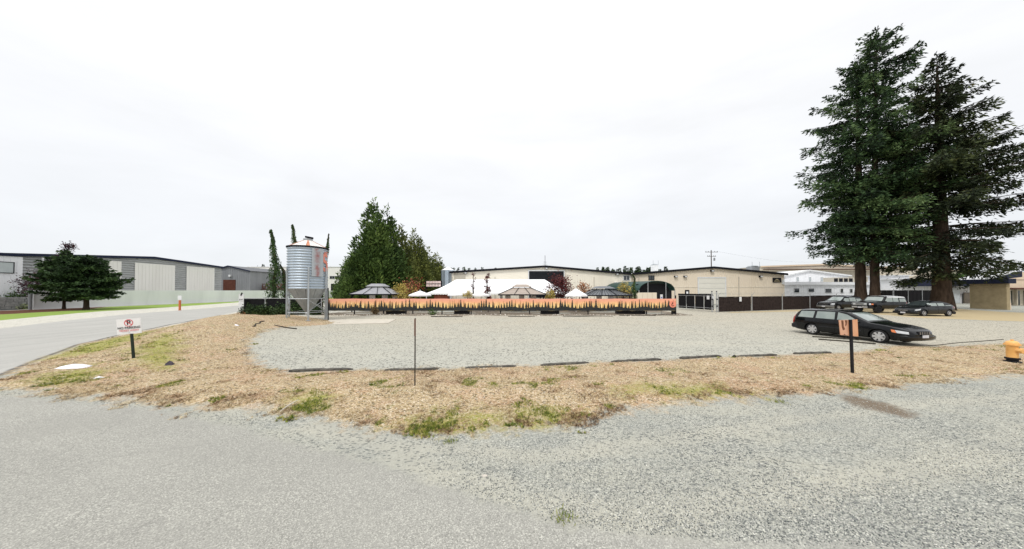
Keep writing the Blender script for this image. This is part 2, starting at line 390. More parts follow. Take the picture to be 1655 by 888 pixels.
    tarf = mathn(n, 'MULTIPLY', mrange(n, tar, .05, .14, .85, 0), mrange(n, sepx.outputs[0], -29, -28.9, 0, 1))
    c = mix(n, tarf, c, (.07, .065, .06))
    # dry grass litter
    gA = noise(n, objco(n, (1, 2.2, 1), (0, 0, R(20))), 9, 8, .8); gB = noise(n, co, 40, 3, .8)
    straw = rampn(n, gA, [(.25, (.13, .085, .05)), (.40, (.31, .225, .12)), (.55, (.53, .42, .25)), (.78, (.74, .64, .44))])
    straw = mix(n, mrange(n, gB, .3, .7, 0, .55), straw, (.26, .17, .10))
    straw = mix(n, mrange(n, noise(n, co, .75, 6, .7), .47, .58, 0, .72), straw, mix(n, gB, (.24, .13, .065), (.58, .40, .26)))
    straw = mix(n, mrange(n, noise(n, co, 3.1, 6, .7), .60, .68, 0, .7), straw, (.13, .16, .035))
    gcol = mix(n, gA, (.13, .17, .03), (.42, .40, .09))
    k3, t3 = specks(21, .28, 1.5); straw = mix(n, mathn(n, 'MULTIPLY', k3, .9), straw, mix(n, t3, (.045, .03, .02), (.16, .12, .04)))
    k4, _ = specks(44, .22, 1.2); straw = mix(n, mathn(n, 'MULTIPLY', k4, .55), straw, (.86, .78, .64))
    straw = mix(n, mathn(n, 'MULTIPLY', mathn(n, 'MULTIPLY', edge('gr', 2.0, .35), mrange(n, nC, .34, .52)), .9), straw, gcol)
    c = mix(n, edge('vg', 1.8, .2), c, straw)
    dryc = mix(n, gA, (.30, .23, .12), (.60, .50, .32))
    c = mix(n, edge('dry', 2.2, .3), c, dryc)
    c = mix(n, edge('bed', .2, .1), c, mix(n, gB, (.06, .03, .02), (.17, .075, .045)))
    c = mix(n, edge('lawn', .1, .1), c, mix(n, nC, (.15, .23, .04), (.28, .38, .09)))
    n.links.new(c, b.inputs['Base Color']); b.inputs['Roughness'].default_value = .95; b.inputs['Specular IOR Level'].default_value = .15
    h = mathn(n, 'ADD', mathn(n, 'MULTIPLY', sv1.outputs[0], .5), mathn(n, 'MULTIPLY', gB, .7))
    bump(n, b, mathn(n, 'ADD', h, nC), .7, .012)
    return m
GM = ground_material()
names = ['ground', 'gravel_shoulder', 'gravel_lot', 'dry_grass_strip', 'grass_verge', 'planting_bed', 'lawn', 'side_road', 'street']
for zi, nm in enumerate(names):
    q = quads[zone == zi]; used, inv = np.unique(q, return_inverse=True)
    me = np_mesh(nm, base_v[used], inv.reshape(-1, 4), GM, {k: v[used] for k, v in attrs.items()}, smooth=True)
    structure(obj(nm, me))
under = MB().b2(-900, 900, -300, 900, -.9, -.35).build('subsoil', mat('subsoil', (.3, .27, .22)))
structure(under)

# ------------------------------------------------------------------ scattered stuff: stones, straw, weeds, leaves (instanced meshes)
def rmat(name, stops, rough=.9):
    m, n, b = new_mat(name); oi = nd(n, 'ShaderNodeObjectInfo')
    n.links.new(rampn(n, oi.outputs['Random'], stops), b.inputs['Base Color']); b.inputs['Roughness'].default_value = rough
    b.inputs['Specular IOR Level'].default_value = .2
    return m
def scatter(name, pts, kind, m, smin, smax, label):
    me = bpy.data.meshes.new(name); me.from_pydata([tuple(p) for p in pts], [], [])
    o = obj(name, me); o['kind'] = 'stuff'; tag(o, label, name.replace('_', ' '))
    g = bpy.data.node_groups.new(name, 'GeometryNodeTree')
    g.interface.new_socket('Geometry', in_out='INPUT', socket_type='NodeSocketGeometry'); g.interface.new_socket('Geometry', in_out='OUTPUT', socket_type='NodeSocketGeometry')
    gi = nd(g, 'NodeGroupInput'); go = nd(g, 'NodeGroupOutput'); ip = nd(g, 'GeometryNodeInstanceOnPoints')
    g.links.new(gi.outputs[0], ip.inputs['Points'])
    sm = nd(g, 'GeometryNodeSetMaterial'); sm.inputs['Material'].default_value = m
    rr = nd(g, 'FunctionNodeRandomValue', data_type='FLOAT_VECTOR')
    lo, hi = ((-3.1, -3.1, -3.1), (3.1, 3.1, 3.1)) if kind == 'stone' else ((-.25, -.25, -3.14), (.25, .25, 3.14))
    rr.inputs[0].default_value = lo; rr.inputs[1].default_value = hi
    rs = nd(g, 'FunctionNodeRandomValue', data_type='FLOAT_VECTOR'); rs.inputs[0].default_value = (smin,) * 3; rs.inputs[1].default_value = (smax,) * 3
    rs.inputs['Seed'].default_value = 5
    if kind == 'stone':
        ic = nd(g, 'GeometryNodeMeshIcoSphere'); ic.inputs['Radius'].default_value = 1; ic.inputs['Subdivisions'].default_value = 1
        g.links.new(ic.outputs[0], sm.inputs[0])
    else:
        jg = nd(g, 'GeometryNodeJoinGeometry'); rl = random.Random(3)
        nb = {'straw': 9, 'weed': 8, 'leaf': 2}[kind]
        for i in range(nb):
            cn = nd(g, 'GeometryNodeMeshCone'); cn.inputs['Vertices'].default_value = 3
            ln = rl.uniform(.6, 1.1)
            cn.inputs['Radius Top'].default_value = 0; cn.inputs['Radius Bottom'].default_value = {'straw': .03, 'weed': .08, 'leaf': .4}[kind]; cn.inputs['Depth'].default_value = ln
            tf = nd(g, 'GeometryNodeTransform')
            tilt = rl.uniform(.5, 1.45) if kind == 'straw' else rl.uniform(.2, 1.0) if kind == 'weed' else 1.4
            tf.inputs['Rotation'].default_value = (tilt, 0, i * 2.4 + rl.random())
            tf.inputs['Translation'].default_value = (rl.uniform(-.4, .4), rl.uniform(-.4, .4), .12 if kind != 'leaf' else .03)
            if kind == 'leaf': tf.inputs['Scale'].default_value = (1, .25, .8)
            g.links.new(cn.outputs[0], tf.inputs[0]); g.links.new(tf.outputs[0], jg.inputs[0])
        g.links.new(jg.outputs[0], sm.inputs[0])
    g.links.new(sm.outputs[0], ip.inputs['Instance']); g.links.new(rr.outputs[0], ip.inputs['Rotation']); g.links.new(rs.outputs[0], ip.inputs['Scale'])
    g.links.new(ip.outputs[0], go.inputs[0])
    md = o.modifiers.new('scatter', 'NODES'); md.node_group = g
    return o
def sample(n, y0, y1, keep, power=1.0):
    u = rng.random(n * 3); Yv = (y0 ** -power + u * (y1 ** -power - y0 ** -power)) ** (-1 / power)
    X = (rng.random(len(Yv)) * 3.9 - 1.95) * Yv + rng.normal(0, .3, len(Yv))
    k = keep(X, Yv); X, Yv = X[k][:n], Yv[k][:n]
    return np.stack([X, Yv, hill(X, Yv) * np.clip(1 - (np.maximum(sdist(street, X, Yv), sdist(siderd, X, Yv)) + .1) / 1.2, .15, 1)], 1)
def on_gravel(x, y):
    a_ = (sdist(street, x, y) < -.03 + .1 * (rng.random(len(x)) - .5)) & (sdist(verge, x, y) + (vnoise(x, y, 2, 3) - .5) < -.05) & (sdist(siderd, x, y) < -.2) & (x > -22)
    return a_ & (vnoise(x, y, .8, 5) * .8 + vnoise(x, y, .3, 6) * .4 > .38 * rng.random(len(x)) + .2) & (y < 24)
p = sample(85000, 2.3, 24, on_gravel, .8)
scatter('gravel_stones', p, 'stone', rmat('crushed stone', [(0, (.035, .042, .045)), (.25, (.16, .17, .165)), (.55, (.33, .335, .31)), (.85, (.46, .455, .41)), (1, (.74, .73, .66))]), .003, .0095, 'loose crushed grey stones strewn over the gravel shoulder and lot')
def on_verge(x, y):
    s_ = sdist(verge, x, y) + (vnoise(x, y, 2.2, 8) - .5) * .9 + (vnoise(x, y, 7, 9) - .5) * .4
    return (s_ > rng.random(len(x)) * .35 - .05) & (sdist(siderd, x, y) < -.15) & (y < 28)
p = sample(78000, 4.2, 27, on_verge, .9)
pg = np.full(len(p), -9.)
for q in greens: pg = np.maximum(pg, sdist(q, p[:, 0], p[:, 1]))
pn = vnoise(p[:, 0], p[:, 1], 3.1, 12) * .6 + vnoise(p[:, 0], p[:, 1], .9, 13) * .4
isg = ((pg + (vnoise(p[:, 0], p[:, 1], 2.1, 15) - .5) * 1.5 + (vnoise(p[:, 0], p[:, 1], 8, 16) - .5) * .9 > .1) & (rng.random(len(p)) < .8)) | (pn > .77 - .05 * rng.random(len(p)))
ks = ~isg | (rng.random(len(p)) < .35)
bn = vnoise(p[:, 0], p[:, 1], .9, 21) * .55 + vnoise(p[:, 0], p[:, 1], 2.7, 22) * .3 + vnoise(p[:, 0], p[:, 1], 7, 23) * .15 + .10 * (rng.random(len(p)) - .5)
bn = bn + .10 * np.exp(-((p[:, 0] + 16) / 5) ** 2 - ((p[:, 1] - 17) / 7) ** 2)
kb = ks & (bn > .56); ka = ks & ~kb & (rng.random(len(p)) < .85)
scatter('dry_grass', p[ka], 'straw', rmat('straw', [(0, (.05, .032, .016)), (.22, (.24, .155, .075)), (.5, (.54, .42, .255)), (.8, (.76, .65, .44)), (1, (.92, .86, .70))]), .03, .08, 'pale straw coloured dry grass covering the verge')
scatter('withered_grass', p[kb], 'straw', rmat('withered straw', [(0, (.035, .022, .012)), (.35, (.14, .085, .045)), (.7, (.36, .235, .13)), (1, (.66, .50, .32))]), .03, .08, 'darker brown withered grass patches among the pale straw')
scatter('green_weeds', p[isg][::2] if isg.sum() > 20000 else p[isg], 'weed', rmat('weeds', [(0, (.03, .06, .01)), (.4, (.13, .19, .025)), (.75, (.32, .34, .06)), (1, (.55, .48, .16))]), .03, .075, 'patches of green and yellow weeds in the dry verge')
def strip(x, y):
    a_ = sdist(PX([(1425, 566), (1450, 560), (1560, 562), (1620, 566), (1600, 572), (1500, 573)]), x, y); return a_ + (vnoise(x, y, 2, 3) - .5) * .6 > 0
p = sample(5000, 9.8, 13.5, strip, .9)
scatter('fallen_leaves', p, 'leaf', rmat('fallen leaf', [(0, (.10, .03, .02)), (.5, (.26, .08, .05)), (1, (.45, .22, .14))]), .03, .07, 'reddish brown fallen leaves beside the black wagon')
vs = []; fs = []; n = 90
for i in range(n + 1):
    x = -20 + 38.5 * i / n
    for y in (28.9 - .5 * rng.random() - .35 * math.sin(i * .6), 30, 32.2, 37.5 + rng.random()): vs.append((x, y, Z(x, y) + .006))
for i in range(n):
    for j in range(3): a_ = i * 4 + j; fs.append((a_, a_ + 4, a_ + 5, a_ + 1))
structure(MB().add(vs, fs).build('soil_strip', mat('fence soil', (.10, .08, .058), (.26, .215, .16), 2.5, .95, bmp=.8)))
def rub(x, y): return (np.abs(y - 29.2 + .5 * np.sin(x * .7)) < .9 * rng.random(len(x))) & (x > -19.5) & (x < 18.5)
scatter('fence_rubble', sample(2600, 27.5, 31.5, rub, .5), 'stone', rmat('rubble', [(0, (.07, .06, .05)), (.35, (.28, .24, .19)), (.7, (.55, .50, .42)), (1, (.85, .82, .76))]), .02, .075, 'pale rubble and stones strewn along the foot of the banner fence')
sp = [G(528, 517.5), G(640, 516.5), G(628, 523), G(540, 525)]
mb = MB(); mb.add([(x, y, z) for z in (-.1, .035) for x, y in sp], [(0, 1, 2, 3), (4, 5, 6, 7), (0, 1, 5, 4), (1, 2, 6, 5), (2, 3, 7, 6), (3, 0, 4, 7)])
structure(mb.build('concrete_slab', mat('pale concrete', (.56, .52, .44), (.46, .42, .35), 2, .9)))
# ------------------------------------------------------------------ building materials
M_ = dict(
    beige=mat('beige steel siding', (.82, .77, .66), (.76, .71, .60), .5, .55, streak=True), beiged=mat('tan steel siding', (.77, .68, .55), (.71, .62, .49), .5, .55, streak=True),
    dark=mat('dark trim', (.006, .007, .010), (.014, .014, .018), 3, .7), white=mat('white painted steel', (.84, .85, .87), (.78, .79, .81), .6, .5, streak=True),
    cream=mat('cream panel', (.76, .75, .71), (.70, .69, .65), .4, .6, streak=True), grey=mat('grey steel siding', (.24, .25, .26), (.19, .20, .21), .8, .5, streak=True),
    zinc=mat('grey ribbed cladding', (.40, .41, .41), (.33, .34, .34), .8, .5, .1), conc=mat('smooth concrete', (.80, .81, .83), (.68, .69, .71), .35, .85, streak=True, bmp=.15),
    glass=mat('dark glass', (.012, .016, .02), (.03, .04, .045), 1.2, .06, spec=.8), frame=mat('white frame', (.72, .73, .73)), door=mat('dark ribbed door', (.008, .010, .013), (.016, .018, .022), 2, .6),
    block=mat('tan block', (.40, .32, .19), (.29, .235, .135), 1.6, .95, bmp=.5), navy=mat('navy fascia', (.012, .017, .04), (.02, .025, .05), 2, .5),
    galv=mat('galvanised steel', (.50, .53, .55), (.36, .39, .41), 1.4, .38, .65), pipe=mat('fence pipe', (.50, .51, .52), (.36, .37, .38), 4, .4, .6),
    tent=mat('white tent fabric', (.90, .90, .90), (.82, .83, .84), .5, .7), peach=mat('peach stucco', (.70, .56, .42), (.64, .52, .38), 1, .9), brown=mat('dark brown paint', (.07, .025, .018), (.11, .045, .03), 2, .6),
    black=mat('black steel', (.010, .010, .012), (.022, .022, .025), 6, .5), wood=mat('weathered post', (.035, .032, .025), (.08, .07, .055), 8, .9, bmp=.5),
    bark=mat('conifer bark', (.030, .021, .015), (.085, .060, .044), 5, .95, bmp=.9, streak=True), roofw=mat('pale membrane roof', (.75, .76, .76), (.66, .67, .68), .4, .7))
def roofz(pts, x):
    for (a, za), (b, zb) in zip(pts, pts[1:]):
        if a <= x <= b: return za + (zb - za) * (x - a) / (b - a)
    return pts[0][1] if x < pts[0][0] else pts[-1][1]
def hall(name, label, loc, rz, pts, depth, wallm, fasm=None, rib=.45, ribw=.07, group=None, lap=None, fh=.22, roofm=None, over=.35):
    t = thing(name, label, 'building', loc, rz, group)
    x0, x1 = pts[0][0], pts[-1][0]
    poly = [(x0, -.3)] + list(pts) + [(x1, -.3)]
    MB().prism(poly, 0, depth).build('wall', wallm, t)
    if rib:
        mb = MB(); n = int((x1 - x0) / rib)
        for i in range(1, n):
            x = x0 + i * rib; z = roofz(pts, x) - .05; mb.b2(x - ribw / 2, x + ribw / 2, -.045, .01, -.2, z)
        mb.build('siding_ribs', wallm, t)
    if lap:
        mb = MB(); z = 0.; zt = max(p[1] for p in pts)
        while z < zt - lap:
            xs = [x0 + (x1 - x0) * i / 200 for i in range(201)]; ok = [x for x in xs if roofz(pts, x) > z + lap]
            if ok: mb.prismx([(0.0, z), (-.16, z + .02), (-.17, z + lap * .34), (-.02, z + lap * .72), (.0, z + lap - .01)], min(ok), max(ok))
            z += lap
        mb.build('lap_siding', wallm, t)
    mb = MB()
    up = [(p[0] + (-over if i == 0 else over if i == len(pts) - 1 else 0), p[1] + .02) for i, p in enumerate(pts)]
    mb.prism(up + [(x, z + .14) for x, z in up[::-1]], -over, depth + over)
    mb.build('roof', roofm or M_['roofw'], t)
    if fasm:
        mb = MB(); mb.prism([(x, z - fh) for x, z in up] + [(x, z + .17) for x, z in up[::-1]], -over - .06, -over - .003); mb.build('fascia', fasm, t)
    return t
def window(t, x0, x1, z0, z1, mull=1, frm=None, y=-.05, gl=None):
    fr = MB(); w_ = .08; frm = frm or M_['frame']
    fr.b2(x0 - w_, x1 + w_, y - .05, y + .06, z1, z1 + w_); fr.b2(x0 - w_, x1 + w_, y - .05, y + .06, z0 - w_, z0)
    fr.b2(x0 - w_, x0, y - .05, y + .06, z0, z1); fr.b2(x1, x1 + w_, y - .05, y + .06, z0, z1)
    for i in range(1, mull): x = x0 + (x1 - x0) * i / mull; fr.b2(x - .03, x + .03, y - .045, y + .06, z0, z1)
    o = fr.build('window', frm, t); MB().b2(x0, x1, y - .02, y + .05, z0, z1).build('pane', gl or M_['glass'], o); return o
def fx(px, Y): return (px - CX) / F * Y
def fz(py, Y): return HC + (470 - py) / F * Y

# --- tan halls behind the fence
Y = 54.
b1 = hall('metal_hall', 'long cream metal hall with dark roll door in its gable behind the white tent', (0, Y, 0), 0,
          [(fx(730, Y), fz(440.5, Y)), (fx(881, Y), fz(431, Y)), (fx(1021, Y), fz(443.5, Y))], 40, M_['beige'], M_['dark'], roofm=M_['roofw'])
d = MB().b2(fx(855, Y), fx(911, Y), -.12, -.04, 1.2, fz(438.5, Y)).build('roll_door', M_['door'], b1)
mb = MB()
for i in range(9): z = 1.6 + i * .5; mb.b2(fx(855, Y) + .05, fx(911, Y) - .05, -.15, -.11, z, z + .06)
mb.build('slats', M_['black'], d)
mb = MB(); a_, c_, z_ = fx(855, Y), fx(911, Y), fz(438.5, Y)
mb.b2(a_ - .18, a_, -.17, -.03, 1, z_); mb.b2(c_, c_ + .18, -.17, -.03, 1, z_); mb.b2(a_ - .18, c_ + .18, -.17, -.03, z_, z_ + .18); mb.build('door_frame', M_['frame'], b1)
window(b1, fx(1008, Y), fx(1017, Y), fz(453, Y), fz(446, Y), 2)
MB().b2(fx(734, Y), fx(752, Y), -.09, -.03, fz(451.5, Y), fz(442.5, Y)).build('wall_patch', mat('dull panel', (.50, .46, .38)), b1)
for px, py in ((753, 441.5), (883, 434), (997, 443.5)):
    l = MB().box((fx(px, Y), -.22, fz(py, Y)), (.5, .3, .25)).build('floodlight', M_['dark'], b1); MB().box((fx(px, Y), -.38, fz(py, Y) - .02), (.38, .03, .17)).build('lens', M_['frame'], l)
ac = MB().box((fx(995.5, Y), -.35, fz(459, Y)), (.75, .6, .6)).build('wall_unit', M_['frame'], b1)
mb = MB()
for i in range(4): mb.box((fx(995.5, Y), -.67, fz(459, Y) - .2 + .13 * i), (.6, .02, .05))
mb.build('louvre', M_['dark'], ac)
for px, h_ in ((921, .5), (857, .35), (825, .3)):
    MB().tube((fx(px, Y), 1.5, fz(437, Y)), (fx(px, Y), 1.5, fz(433 - h_ * 3, Y)), .12).build('vent_pipe', M_['galv'], b1)

b2_ = hall('metal_hall', 'tan metal hall with a white sectional door and green carport, behind the black gate', (0, Y - .5, 0), 0,
           [(fx(1022, Y), fz(443.5, Y)), (fx(1149, Y), fz(433, Y)), (fx(1264, Y), fz(444, Y))], 38, M_['beiged'], M_['dark'], rib=.4)
xa, xb, zt = fx(1126, Y), fx(1168, Y), fz(450, Y)
for i in range(5):
    z0 = i * zt / 5; MB().b2(xa, xb, -.14, -.06, z0 + .02, z0 + zt / 5 - .03).build('door_panel', mat('white door', (.74, .72, .64), (.70, .68, .60), 1, .5), b2_)
mb = MB(); mb.b2(xa - .2, xa, -.18, -.02, 0, zt + .2); mb.b2(xb, xb + .2, -.18, -.02, 0, zt + .2); mb.b2(xa, xb, -.18, -.02, zt, zt + .2); mb.b2(xa, xb, -.08, -.047, 0, zt); mb.build('door_frame', M_['frame'], b2_)
window(b2_, fx(1046.5, Y), fx(1054.5, Y), fz(452.5, Y), fz(446.5, Y), 2, M_['dark'])
dr = MB().b2(fx(1104, Y), fx(1111, Y), -.1, -.04, 0, fz(469, Y)).build('side_door', M_['dark'], b2_); MB().b2(fx(1106, Y), fx(1109, Y), -.13, -.1, fz(477, Y), fz(471.5, Y)).build('pane', M_['tent'], dr)
sg = MB().b2(fx(1244.5, Y), fx(1258, Y), -.12, -.05, fz(457, Y), fz(449.5, Y)).build('sign_panel', M_['dark'], b2_)
mb = MB(); xc, zc = fx(1251, Y), fz(453, Y)
mb.add([(xc - .45, -.13, zc - .1), (xc, -.13, zc + .22), (xc + .45, -.13, zc - .1), (xc, -.13, zc)], [(0, 1, 2, 3)]); mb.b2(xc - .55, xc + .55, -.14, -.125, zc - .28, zc - .2)
mb.build('emblem', mat('gold print', (.5, .42, .25)), sg)
for px, py in ((1089, 447.5), (1104, 447.5), (1147, 438.5), (1224.5, 447.3)):
    l = MB().box((fx(px, Y), -.25, fz(py, Y)), (.55, .35, .3)).build('floodlight', M_['dark'], b2_); MB().box((fx(px, Y), -.43, fz(py, Y) - .02), (.42, .03, .2)).build('lens', M_['frame'], l)
MB().box((fx(1260.5, Y), -.15, fz(456, Y)), (.3, .25, .9)).build('meter_box', M_['frame'], b2_)
mb = MB().b2(fx(1022, Y), fx(1125, Y), -.07, -.03, fz(464.6, Y), fz(464, Y)); mb.b2(fx(1171, Y), fx(1264, Y), -.07, -.03, fz(464.6, Y), fz(464, Y)); mb.build('girt_line', M_['beige'], b2_)
for bb_, xs_ in ((b1, (731.5, 800, 960)), (b2_, (1030, 1190))):
    for px in xs_:
        zt_ = fz(441 if px not in (881,) else 436, 54.) - .35; MB().b2(fx(px, 54.) - .06, fx(px, 54.) + .06, -.16, -.05, 0, min(zt_, 5.1)).build('downpipe', mat('cream pipe', (.62, .57, .48)), bb_)
# roof plant
for px, w_, top, k in ((1058, 1.1, 429, 'white roof fan with guard rail on the tan hall left slope'), (1217, 1.6, 431.5, 'dark square ventilator on the tan hall right slope')):
    Y2 = Y + 8; t = thing('roof_vent', k, 'vent', (fx(px, Y2), Y2, fz(437.5, Y) - .1), 0)
    hz = fz(top, Y2) - t.location.z
    MB().box((0, 0, hz / 2 - .3), (w_, w_, hz + .6)).build('housing', M_['frame'] if px < 1100 else M_['grey'], t)
    MB().lathe([(w_ * .55, hz), (w_ * .6, hz + .15), (.02, hz + .35)], 12).build('cap', M_['galv'], t)
    for s in (-1, 1): MB().tube((s * w_ * .5, -w_ * .5, hz), (s * w_ * .5, -w_ * .5, hz + 1.0), .035).build('rail', M_['galv'], t)

# --- white offices and far buildings on the right
Y = 60.
b = hall('white_office', 'low white metal office with five small dark windows behind the parked black cars', (0, Y, 0), 0,
         [(fx(1264.5, Y), fz(457.5, Y)), (fx(1437, Y), fz(457.5, Y))], 7, M_['white'], None, rib=.5, over=.3)
MB().b2(fx(1264, Y), fx(1438, Y), -.5, -.31, fz(460.5, Y), fz(457.8, Y)).build('gutter', M_['white'], b)
for x0, x1, a_, c_ in ((1283, 1291, 473, 466.5), (1306, 1315, 472, 466.7), (1333, 1343, 473.5, 467), (1358, 1362, 473.5, 467), (1373, 1377, 473.5, 467.5)): window(b, fx(x0, Y), fx(x1, Y), fz(a_, Y), fz(c_, Y), 1, M_['frame'])
Y = 68.
b = hall('white_hall', 'taller white metal hall with shallow gable rising behind the white office', (0, Y, 0), 0,
         [(fx(1262, Y), fz(448, Y)), (fx(1307, Y), fz(437.5, Y)), (fx(1372, Y), fz(446.5, Y))], 25, M_['white'], M_['frame'], rib=.6, fh=.15)
for px in (1289, 1309, 1328): window(b, fx(px - 1.5, Y), fx(px + 1.5, Y), fz(455, Y), fz(448.5, Y), 1, M_['frame'], gl=mat('sky glass', (.45, .5, .52), rough=.1))
Y = 64.
t = thing('rooftop_unit', 'beige rooftop cooling unit with grilles on the white office roof', 'vent', (fx(1353, Y), Y, fz(457, Y)), 0)
MB().b2(-2.0, 2.6, -1, 1, -.3, 1.1).build('housing', mat('beige unit', (.5, .46, .38)), t)
for i in range(4): MB().b2(-1.8 + i * 1.1, -1.0 + i * 1.1, -1.05, -1.0, .1, .9).build('grille', M_['dark'], t)
Y = 112.
b = hall('far_warehouse', 'very large pale beige flat warehouse far behind the white halls', (0, Y, 0), 0,
         [(fx(1230, Y), fz(431, Y)), (fx(1330, Y), fz(427.5, Y)), (fx(1560, Y), fz(438, Y))], 60, mat('far beige', (.62, .56, .46), (.58, .52, .42), .2), M_['peach'], rib=1.6, ribw=.12, fh=.4)
MB().b2(fx(1232, Y), fx(1420, Y), -3, -.3, fz(436.5, Y), fz(435.5, Y)).build('ledge', M_['brown'], b)
Y = 62.
b = hall('white_shed', 'plain white metal shed seen just right of the twin fir trunks', (0, Y, 0), 0,
         [(fx(1440, Y), fz(446, Y)), (fx(1470, Y), fz(446, Y))], 4, M_['white'], None, rib=.5)
MB().b2(fx(1440, Y), fx(1460, Y), -.35, -.31, fz(458.5, Y), fz(457.5, Y)).build('gutter', M_['grey'], b)
Y = 56.
b = hall('service_shop', 'white shop front with deep navy awning behind the big fir trunk', (0, Y, 0), 0,
         [(fx(1455, Y), fz(452, Y)), (fx(1572, Y), fz(452, Y))], 3, M_['white'], None, rib=.6)
MB().b2(fx(1455, Y), fx(1572, Y), -1.4, -.36, fz(463, Y), fz(453, Y)).build('awning', M_['navy'], b)
MB().b2(fx(1536, Y), fx(1549, Y), -.2, -.06, 0, fz(465, Y)).build('roll_door', mat('pale blue door', (.60, .66, .70)), b)
MB().b2(fx(1552, Y), fx(1567, Y), -.5, -.36, 0, fz(473, Y)).build('gate_panel', mat('brown boards', (.10, .085, .065), (.16, .13, .10), 3), b)
XB = 64.3
b = thing('block_shop', 'tan concrete block wing wall with navy fascia and white pitched roof at the right', 'building', (XB, 37, 0), 0)
zt = 3.42; y0, y1 = 0., 3.0
MB().b2(.02, .42, y0, y1, -.3, zt).build('wall', M_['block'], b)
mb = MB(); bh = .2
for r_ in range(int((zt - .05) / bh)):
    for k in range(10):
        a_ = y0 + k * .40 + (r_ % 2) * .2 - .2; c_ = min(a_ + .385, y1 - .005); a_ = max(a_, y0 + .004)
        if c_ - a_ > .08: mb.b2(-.01 - .012 * random.random(), .03, a_, c_, .02 + r_ * bh, .02 + r_ * bh + bh - .016)
mb.build('block_courses', M_['block'], b)['kind'] = 'stuff'
MB().b2(-.25, .75, y0 - .3, y1 + .6, zt, zt + .62).build('fascia', M_['navy'], b)
MB().prism([(-.2, zt + .63), (3.6, zt + 1.65), (3.6, zt + 1.45), (.2, zt + .63)], y0 + 1.2, y1 + 1.2).build('roof', M_['roofw'], b)
MB().prism([(-.1, zt + .64), (3.7, zt + 1.70), (3.7, zt + .9), (1.6, zt + .64)], y0 + .9, y0 + 1.15).build('gable_end', M_['navy'], b)
MB().b2(.45, 1.1, y0 + .9, y0 + 1.0, zt - 1.0, zt - .02).build('side_panel', M_['white'], b)
MB().b2(.42, .9, y0 + .2, y0 + .5, -.1, .9).build('plinth', M_['peach'], b)
Y = 47.
b = thing('peach_shop', 'peach stucco shop with brown canopy and black glass doors at the right edge', 'building', (0, Y, 0), 0)
xa = fx(1625, Y); xb = fx(1760, Y)
MB().b2(xa, xb, 0, 2.5, fz(466, Y), fz(440, Y)).build('upper_wall', M_['peach'], b)
MB().b2(xa, xb, .8, 2.4, -.2, fz(466, Y) - .01).build('lower_wall', mat('pale stucco', (.62, .55, .42)), b)
MB().b2(xa, xb, -.04, -.003, fz(453, Y), fz(452.4, Y)).build('reveal', M_['brown'], b)
MB().b2(xa - .3, xb, -.9, -.05, fz(468, Y), fz(465.6, Y)).build('canopy', M_['brown'], b)
for px in (1628, 1640, 1652.5, 1668, 1690):
    dd = MB().b2(fx(px, Y), fx(px + 7, Y), .65, .79, .05, fz(470, Y)).build('door', M_['glass'], b); MB().b2(fx(px, Y) + .1, fx(px, Y) + .16, .55, .65, .9, 1.3).build('handle', M_['pipe'], dd)
for px in (1637, 1648.5): MB().b2(fx(px, Y), fx(px + 1.6, Y), .3, .6, -.1, fz(467, Y)).build('column', mat('pale stucco', (.62, .55, .42)), b)

# --- left: large ribbed warehouse, grey hall, cream office (facades face the side road)
XL = -71.
def ly(px): return XL / ((px - CX) / F)
def lz(px, py): return HC + (470 - py) / F * ly(px)
b = hall('ribbed_warehouse', 'wide grey ribbed warehouse with pale loading doors behind the concrete wall on the left', (XL, 0, 0), R(90),
         [(22, lz(0, 410) - .5), (ly(0), lz(0, 411)), (ly(246), lz(246, 416.5)), (ly(357), lz(357, 432.5))], 45, M_['zinc'], M_['navy'], rib=None, lap=.42, roofm=M_['grey'], fh=.25)
def lpanel(p0, p1, py, m, nm):
    y0, y1 = ly(p0), ly(p1); z1 = lz((p0 + p1) / 2, py)
    o = MB().b2(y0, y1, -.2, -.12, .2, z1).build(nm, m, b); mb = MB(); n = int((y1 - y0) / .5)
    for i in range(1, n): x = y0 + (y1 - y0) * i / n; mb.b2(x - .03, x + .03, -.235, -.19, .2, z1 - .03)
    mb.build('ribs', m, o); return o
lpanel(216, 281, 427, M_['cream'], 'loading_door'); lpanel(300, 345, 432, M_['cream'], 'loading_door'); lpanel(174, 194, 422, M_['cream'], 'loading_door')
b_x = MB().b2(26, ly(33), -.26, -.12, fz(484, 38), lz(20, 415)).build('white_bay', M_['white'], b)
mb = MB()
for i in range(24): x = 28 + i * .55; mb.b2(x, x + .06, -.3, -.25, fz(484, 38), lz(20, 415) - .05) if x < ly(33) - .1 else None
mb.build('ribs', M_['white'], b_x)
window(b, ly(-30), ly(17), lz(8, 441), lz(8, 424.5), 1, M_['dark'], y=-.32, gl=mat('bright glass', (.55, .60, .60), (.45, .5, .5), .5, .08))
MB().b2(ly(64), ly(67), -.3, -.12, 0, lz(65, 417)).build('downpipe', M_['white'], b)
b = hall('grey_hall', 'small dark grey gabled hall with open brown doorway beyond the ribbed warehouse', (0, 80, 0), R(0),
         [(fx(352, 80), fz(436, 80)), (fx(370, 80), fz(430.5, 80)), (fx(404, 80), fz(439, 80))], 20, M_['grey'], M_['navy'], rib=.5, fh=.15, roofm=mat('slate roof', (.12, .125, .135)))
MB().b2(fx(361, 80), fx(381, 80), -.1, -.05, 0, fz(452.5, 80)).build('doorway', M_['brown'], b); MB().box((fx(373, 80), -.3, fz(446, 80)), (.5, .4, .5)).build('floodlight', M_['frame'], b)
Y = 105.
b = hall('cream_office', 'two storey cream office block with ribbon windows far behind the silo', (0, Y, 0), 0,
         [(fx(398, Y), fz(432, Y)), (fx(640, Y), fz(432, Y))], 25, M_['cream'], None, rib=None, over=.2)
